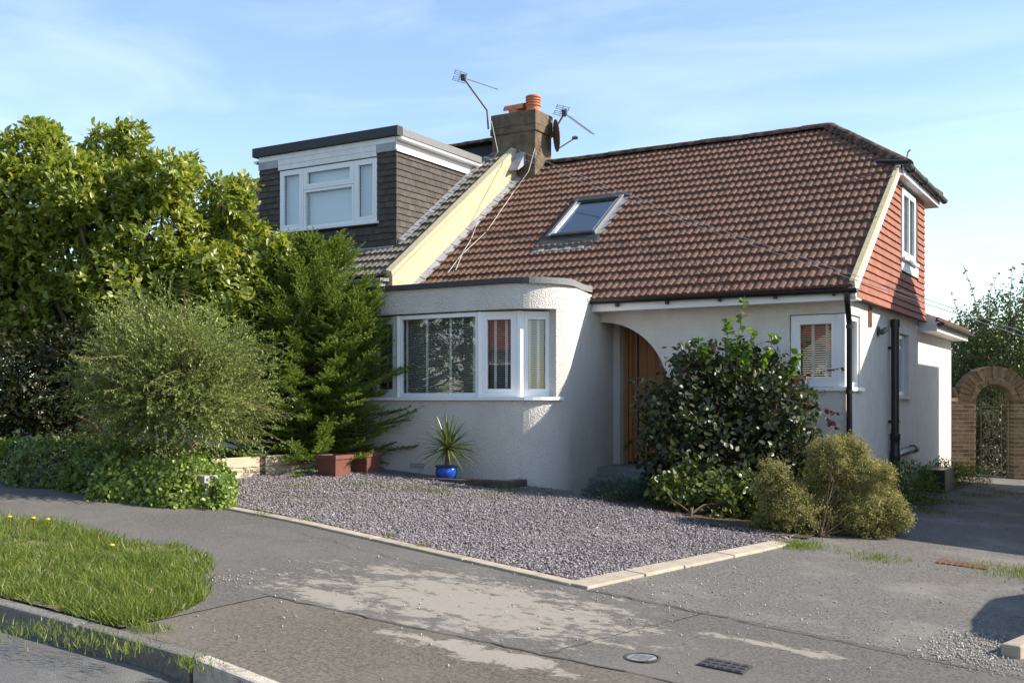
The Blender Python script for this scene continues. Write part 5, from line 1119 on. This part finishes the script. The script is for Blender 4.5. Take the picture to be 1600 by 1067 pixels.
# covers and small block
p = PG(1003, 1028); wcov = thing('water_cover', 'round pale metal water cover set in the pavement', 'cover', (p[0], p[1], G(*p)))
MB().lathe((p[0], p[1], G(*p)+.001), [(.083,.004),(0,.004)], 24).build('lid', METALP, wcov); MB().lathe((p[0], p[1], G(*p)+.001), [(.105,0),(.105,.007),(.09,.008),(.088,0)], 24).build('frame_ring', METALC, wcov)
for k in range(5): MB().box(p[0]-.06, p[0]+.06, p[1]-.05+.024*k, p[1]-.044+.024*k, G(*p)+.003, G(*p)+.008).build('raised_rib', METALP, wcov)
p = PG(1133, 1041); c = MB(); c.hexa([(p[0]-.13,p[1]-.09,G(p[0]-.13,p[1])+.001),(p[0]+.13,p[1]-.09,G(p[0]+.13,p[1])+.001),(p[0]+.13,p[1]+.09,G(p[0]+.13,p[1])+.001),(p[0]-.13,p[1]+.09,G(p[0]-.13,p[1])+.001),(p[0]-.13,p[1]-.09,G(p[0]-.13,p[1])+.010),(p[0]+.13,p[1]-.09,G(p[0]+.13,p[1])+.010),(p[0]+.13,p[1]+.09,G(p[0]+.13,p[1])+.010),(p[0]-.13,p[1]+.09,G(p[0]-.13,p[1])+.010)])
cv = thing('drain_cover', 'dark rectangular iron inspection cover in the pavement', 'cover', (p[0], p[1], G(*p))); c.build('cover_plate', METALC, cv)
for i in range(5):
    for j in range(3): x, y = p[0]-.10+.05*i, p[1]-.06+.06*j; MB().box(x-.018, x+.018, y-.02, y+.02, G(x,y)+.006, G(x,y)+.014).build('tread_stud', METALC, cv)
p = PG(1505, 882); dc = thing('drain_grate', 'rusty slotted drain grate sunk in the driveway', 'drain', (p[0], p[1], G(*p)))
for i in range(9): x = p[0]-.2+.05*i; MB().box(x-.017, x+.017, p[1]-.14, p[1]+.14, G(x,p[1])-.02, G(x,p[1])+.012).build('grate_bar', RUST, dc)
p = PG(1604, 1015); bk = tag(MB().obox((p[0]+.05, p[1]+.15, G(*p)+.03), (.25,.97,0), (.97,-.25,0), (0,0,-1), .45, .06, .05).build('edging_block', EDGEP, bevel=.012), 'pale concrete edging block at the side of the drive', 'block')
# neighbour on the right (its gable shades the side wall and the drive)
rn = thing('neighbour_bungalow', 'neighbouring bungalow across the shared drive casting its gable shadow', 'house', (3.4, 17, 0))
NX = -.2
MB().box(NX, 7, 13.7, 19.4, -.5, 2.4).build('wall', RENDER, rn); MB().box(NX, 6, 19.4, 21.35, -.5, 3.9).build('rear_wing', RENDER, rn)
MB().prism([(NX,13.7,2.4),(NX,17.9,5.3),(NX,19.38,4.28),(NX,19.38,2.4)], (7.2,0,0)).build('gable', HUNG, rn)
b = MB(); b.hexa([(NX-.05,13.4,2.22),(7.1,13.4,2.22),(7.1,17.9,5.3),(NX-.05,17.9,5.3),(NX-.05,13.4,2.28),(7.1,13.4,2.28),(7.1,17.9,5.37),(NX-.05,17.9,5.37)]); b.hexa([(NX-.05,17.9,5.3),(7.1,17.9,5.3),(7.1,19.42,4.26),(NX-.05,19.42,4.26),(NX-.05,17.9,5.37),(7.1,17.9,5.37),(7.1,19.42,4.33),(NX-.05,19.42,4.33)]); b.build('roof', TILE, rn)
gutter([(NX, 13.35, 2.25), (7.1, 13.35, 2.23)], .055, BLACKP, rn)
for x in (1.6, 4.6): facet(rn, (x, 13.66), (x+1.3, 13.66), 1.0, 2.0, .06, .1, True)
MB().box(3.3, 4.2, 13.64, 13.72, -.4, 1.8).build('door', WOOD, rn)
# parked car beside the drive
cr = thing('parked_car', 'dark blue hatchback parked on the neighbouring drive beside the tarmac', 'car', (1.47, 9.8, G(1.47, 9.8)))
cz = G(1.47, 9.8); cxl, cxr, cya, cyb = .60, 2.34, 7.75, 11.85
prof = [(cya,.30),(cya-.02,.62),(cya+.12,.86),(cya+.62,1.36),(cya+1.2,1.45),(cya+2.1,1.44),(cya+2.9,1.02),(cya+3.7,.86),(cyb,.66),(cyb,.30)]
b = MB(); n_ = len(prof)
for sx, ins in ((cxl, 0), (cxr, 0)):
    for y, z in prof: b.v.append((sx+(1 if sx == cxl else -1)*max(0, (z-.85))*.32, y, cz+z))
b.f.append(tuple(range(n_-1, -1, -1))); b.f.append(tuple(range(n_, 2*n_)))
for i in range(n_): j = (i+1) % n_; b.f.append((i, j, n_+j, n_+i))
b.build('body', CARP, cr, bevel=.05)
for x, sg in ((cxl, 1), (cxr, -1)):
    b = MB(); b.poly([(x+sg*(.02)-sg*.012, cya+.40, cz+.92), (x+sg*.02-sg*.012, cya+2.85, cz+.95), (x+sg*.15-sg*.012, cya+2.15, cz+1.36), (x+sg*.15-sg*.012, cya+.75, cz+1.36)]); b.build('side_window', CGLASS, cr)
    MB().hexa([(x-sg*.16,cya+2.55,cz+.94),(x-sg*.0,cya+2.55,cz+.94),(x-sg*.0,cya+2.68,cz+.94),(x-sg*.16,cya+2.66,cz+.94),(x-sg*.16,cya+2.55,cz+1.08),(x-sg*.0,cya+2.55,cz+1.08),(x-sg*.0,cya+2.68,cz+1.08),(x-sg*.16,cya+2.66,cz+1.08)]).build('wing_mirror', CARP, cr, bevel=.02)
    for y in (cya+.75, cya+3.3):
        wv = MB().tube([(x-sg*.01,y,cz+.30),(x+sg*.19,y,cz+.30)], .30, 20).build('wheel', RUBBER, cr, bevel=.015); MB().tube([(x-sg*.016,y,cz+.30),(x+sg*.02,y,cz+.30)], .19, 16).build('rim', CHROME, wv)
    MB().box(x+sg*.08-.1, x+sg*.08+.1, cyb-.03, cyb+.012, cz+.55, cz+.68).build('headlight', LAMPM, cr); MB().box(x+sg*.1-.08, x+sg*.1+.08, cya-.03, cya+.04, cz+.64, cz+.80).build('tail_light', RUST, cr)
b = MB(); b.poly([(cxl+.1,cyb-1.17,cz+1.035),(cxr-.1,cyb-1.17,cz+1.035),(cxr-.2,cyb-1.93,cz+1.42),(cxl+.2,cyb-1.93,cz+1.42)]); b.build('windscreen', CGLASS, cr)
# across the street, behind the viewer: what the windows mirror
def plain_house(name, label, x0, x1, y0, y1, ze, zr, wall, roofm, gr):
    z0 = min(G(x0, 0), G(x1, 0))-.4; o = thing(name, label, 'house', ((x0+x1)/2, (y0+y1)/2, z0), gr); ym = (y0+y1)/2
    MB().box(x0, x1, y0, y1, z0, ze).build('wall', wall, o)
    b = MB(); b.prism([(x0-.2,y1+.35,ze-.1),(x0-.2,ym,zr),(x0-.2,y0-.35,ze-.1)], (x1-x0+.4,0,0)); b.build('roof', roofm, o)
    n_ = int((x1-x0)/2.4)
    for i in range(n_):
        xx = x0+.7+2.4*i; f = MB().box(xx, xx+1.3, y1, y1+.05, ze-1.75, ze-.55).build('window', WHITE, o); MB().box(xx+.07, xx+1.23, y1+.05, y1+.055, ze-1.68, ze-.62).build('pane', CGLASS, f)
    MB().box(x1-2, x1-1.1, ym-.3, ym+.3, zr-.6, zr+.9).build('chimney', CHIM, o); return o
plain_house('opposite_house', 'red-roofed house facing the bungalow across the street', -16, -6.5, -22, -14, 3.6, 7.4, RENDER, HUNG, None)
plain_house('opposite_house', 'red-roofed house beyond the street tree, lower down the hill', -4.2, 5, -23, -15, 2.6, 6.2, RENDER, HUNG, None)
for i, (x, y, lb) in enumerate(((-21, -8.5, 'street tree opposite the neighbour'), (-27, -10, 'broad street tree further up the hill'), (-18, -13.5, 'garden tree beside the opposite red-roofed house'))):
    g0 = G(x, y); tree('street_tree', lb, (x, y, g0), [(np.array([x, y, g0+3.6]), 1.9), (np.array([x+1.5, y+.4, g0+2.9]), 1.4), (np.array([x-1.6, y, g0+3.0]), 1.5), (np.array([x+.2, y+1, g0+2.2]), 1.3), (np.array([x, y, g0+5.0]), 1.3)], 60, BGL, (.12,.2), None, .16, shape='big')

rn.location.y += .2; rn.location.z += .34                 # neighbour sits slightly further back
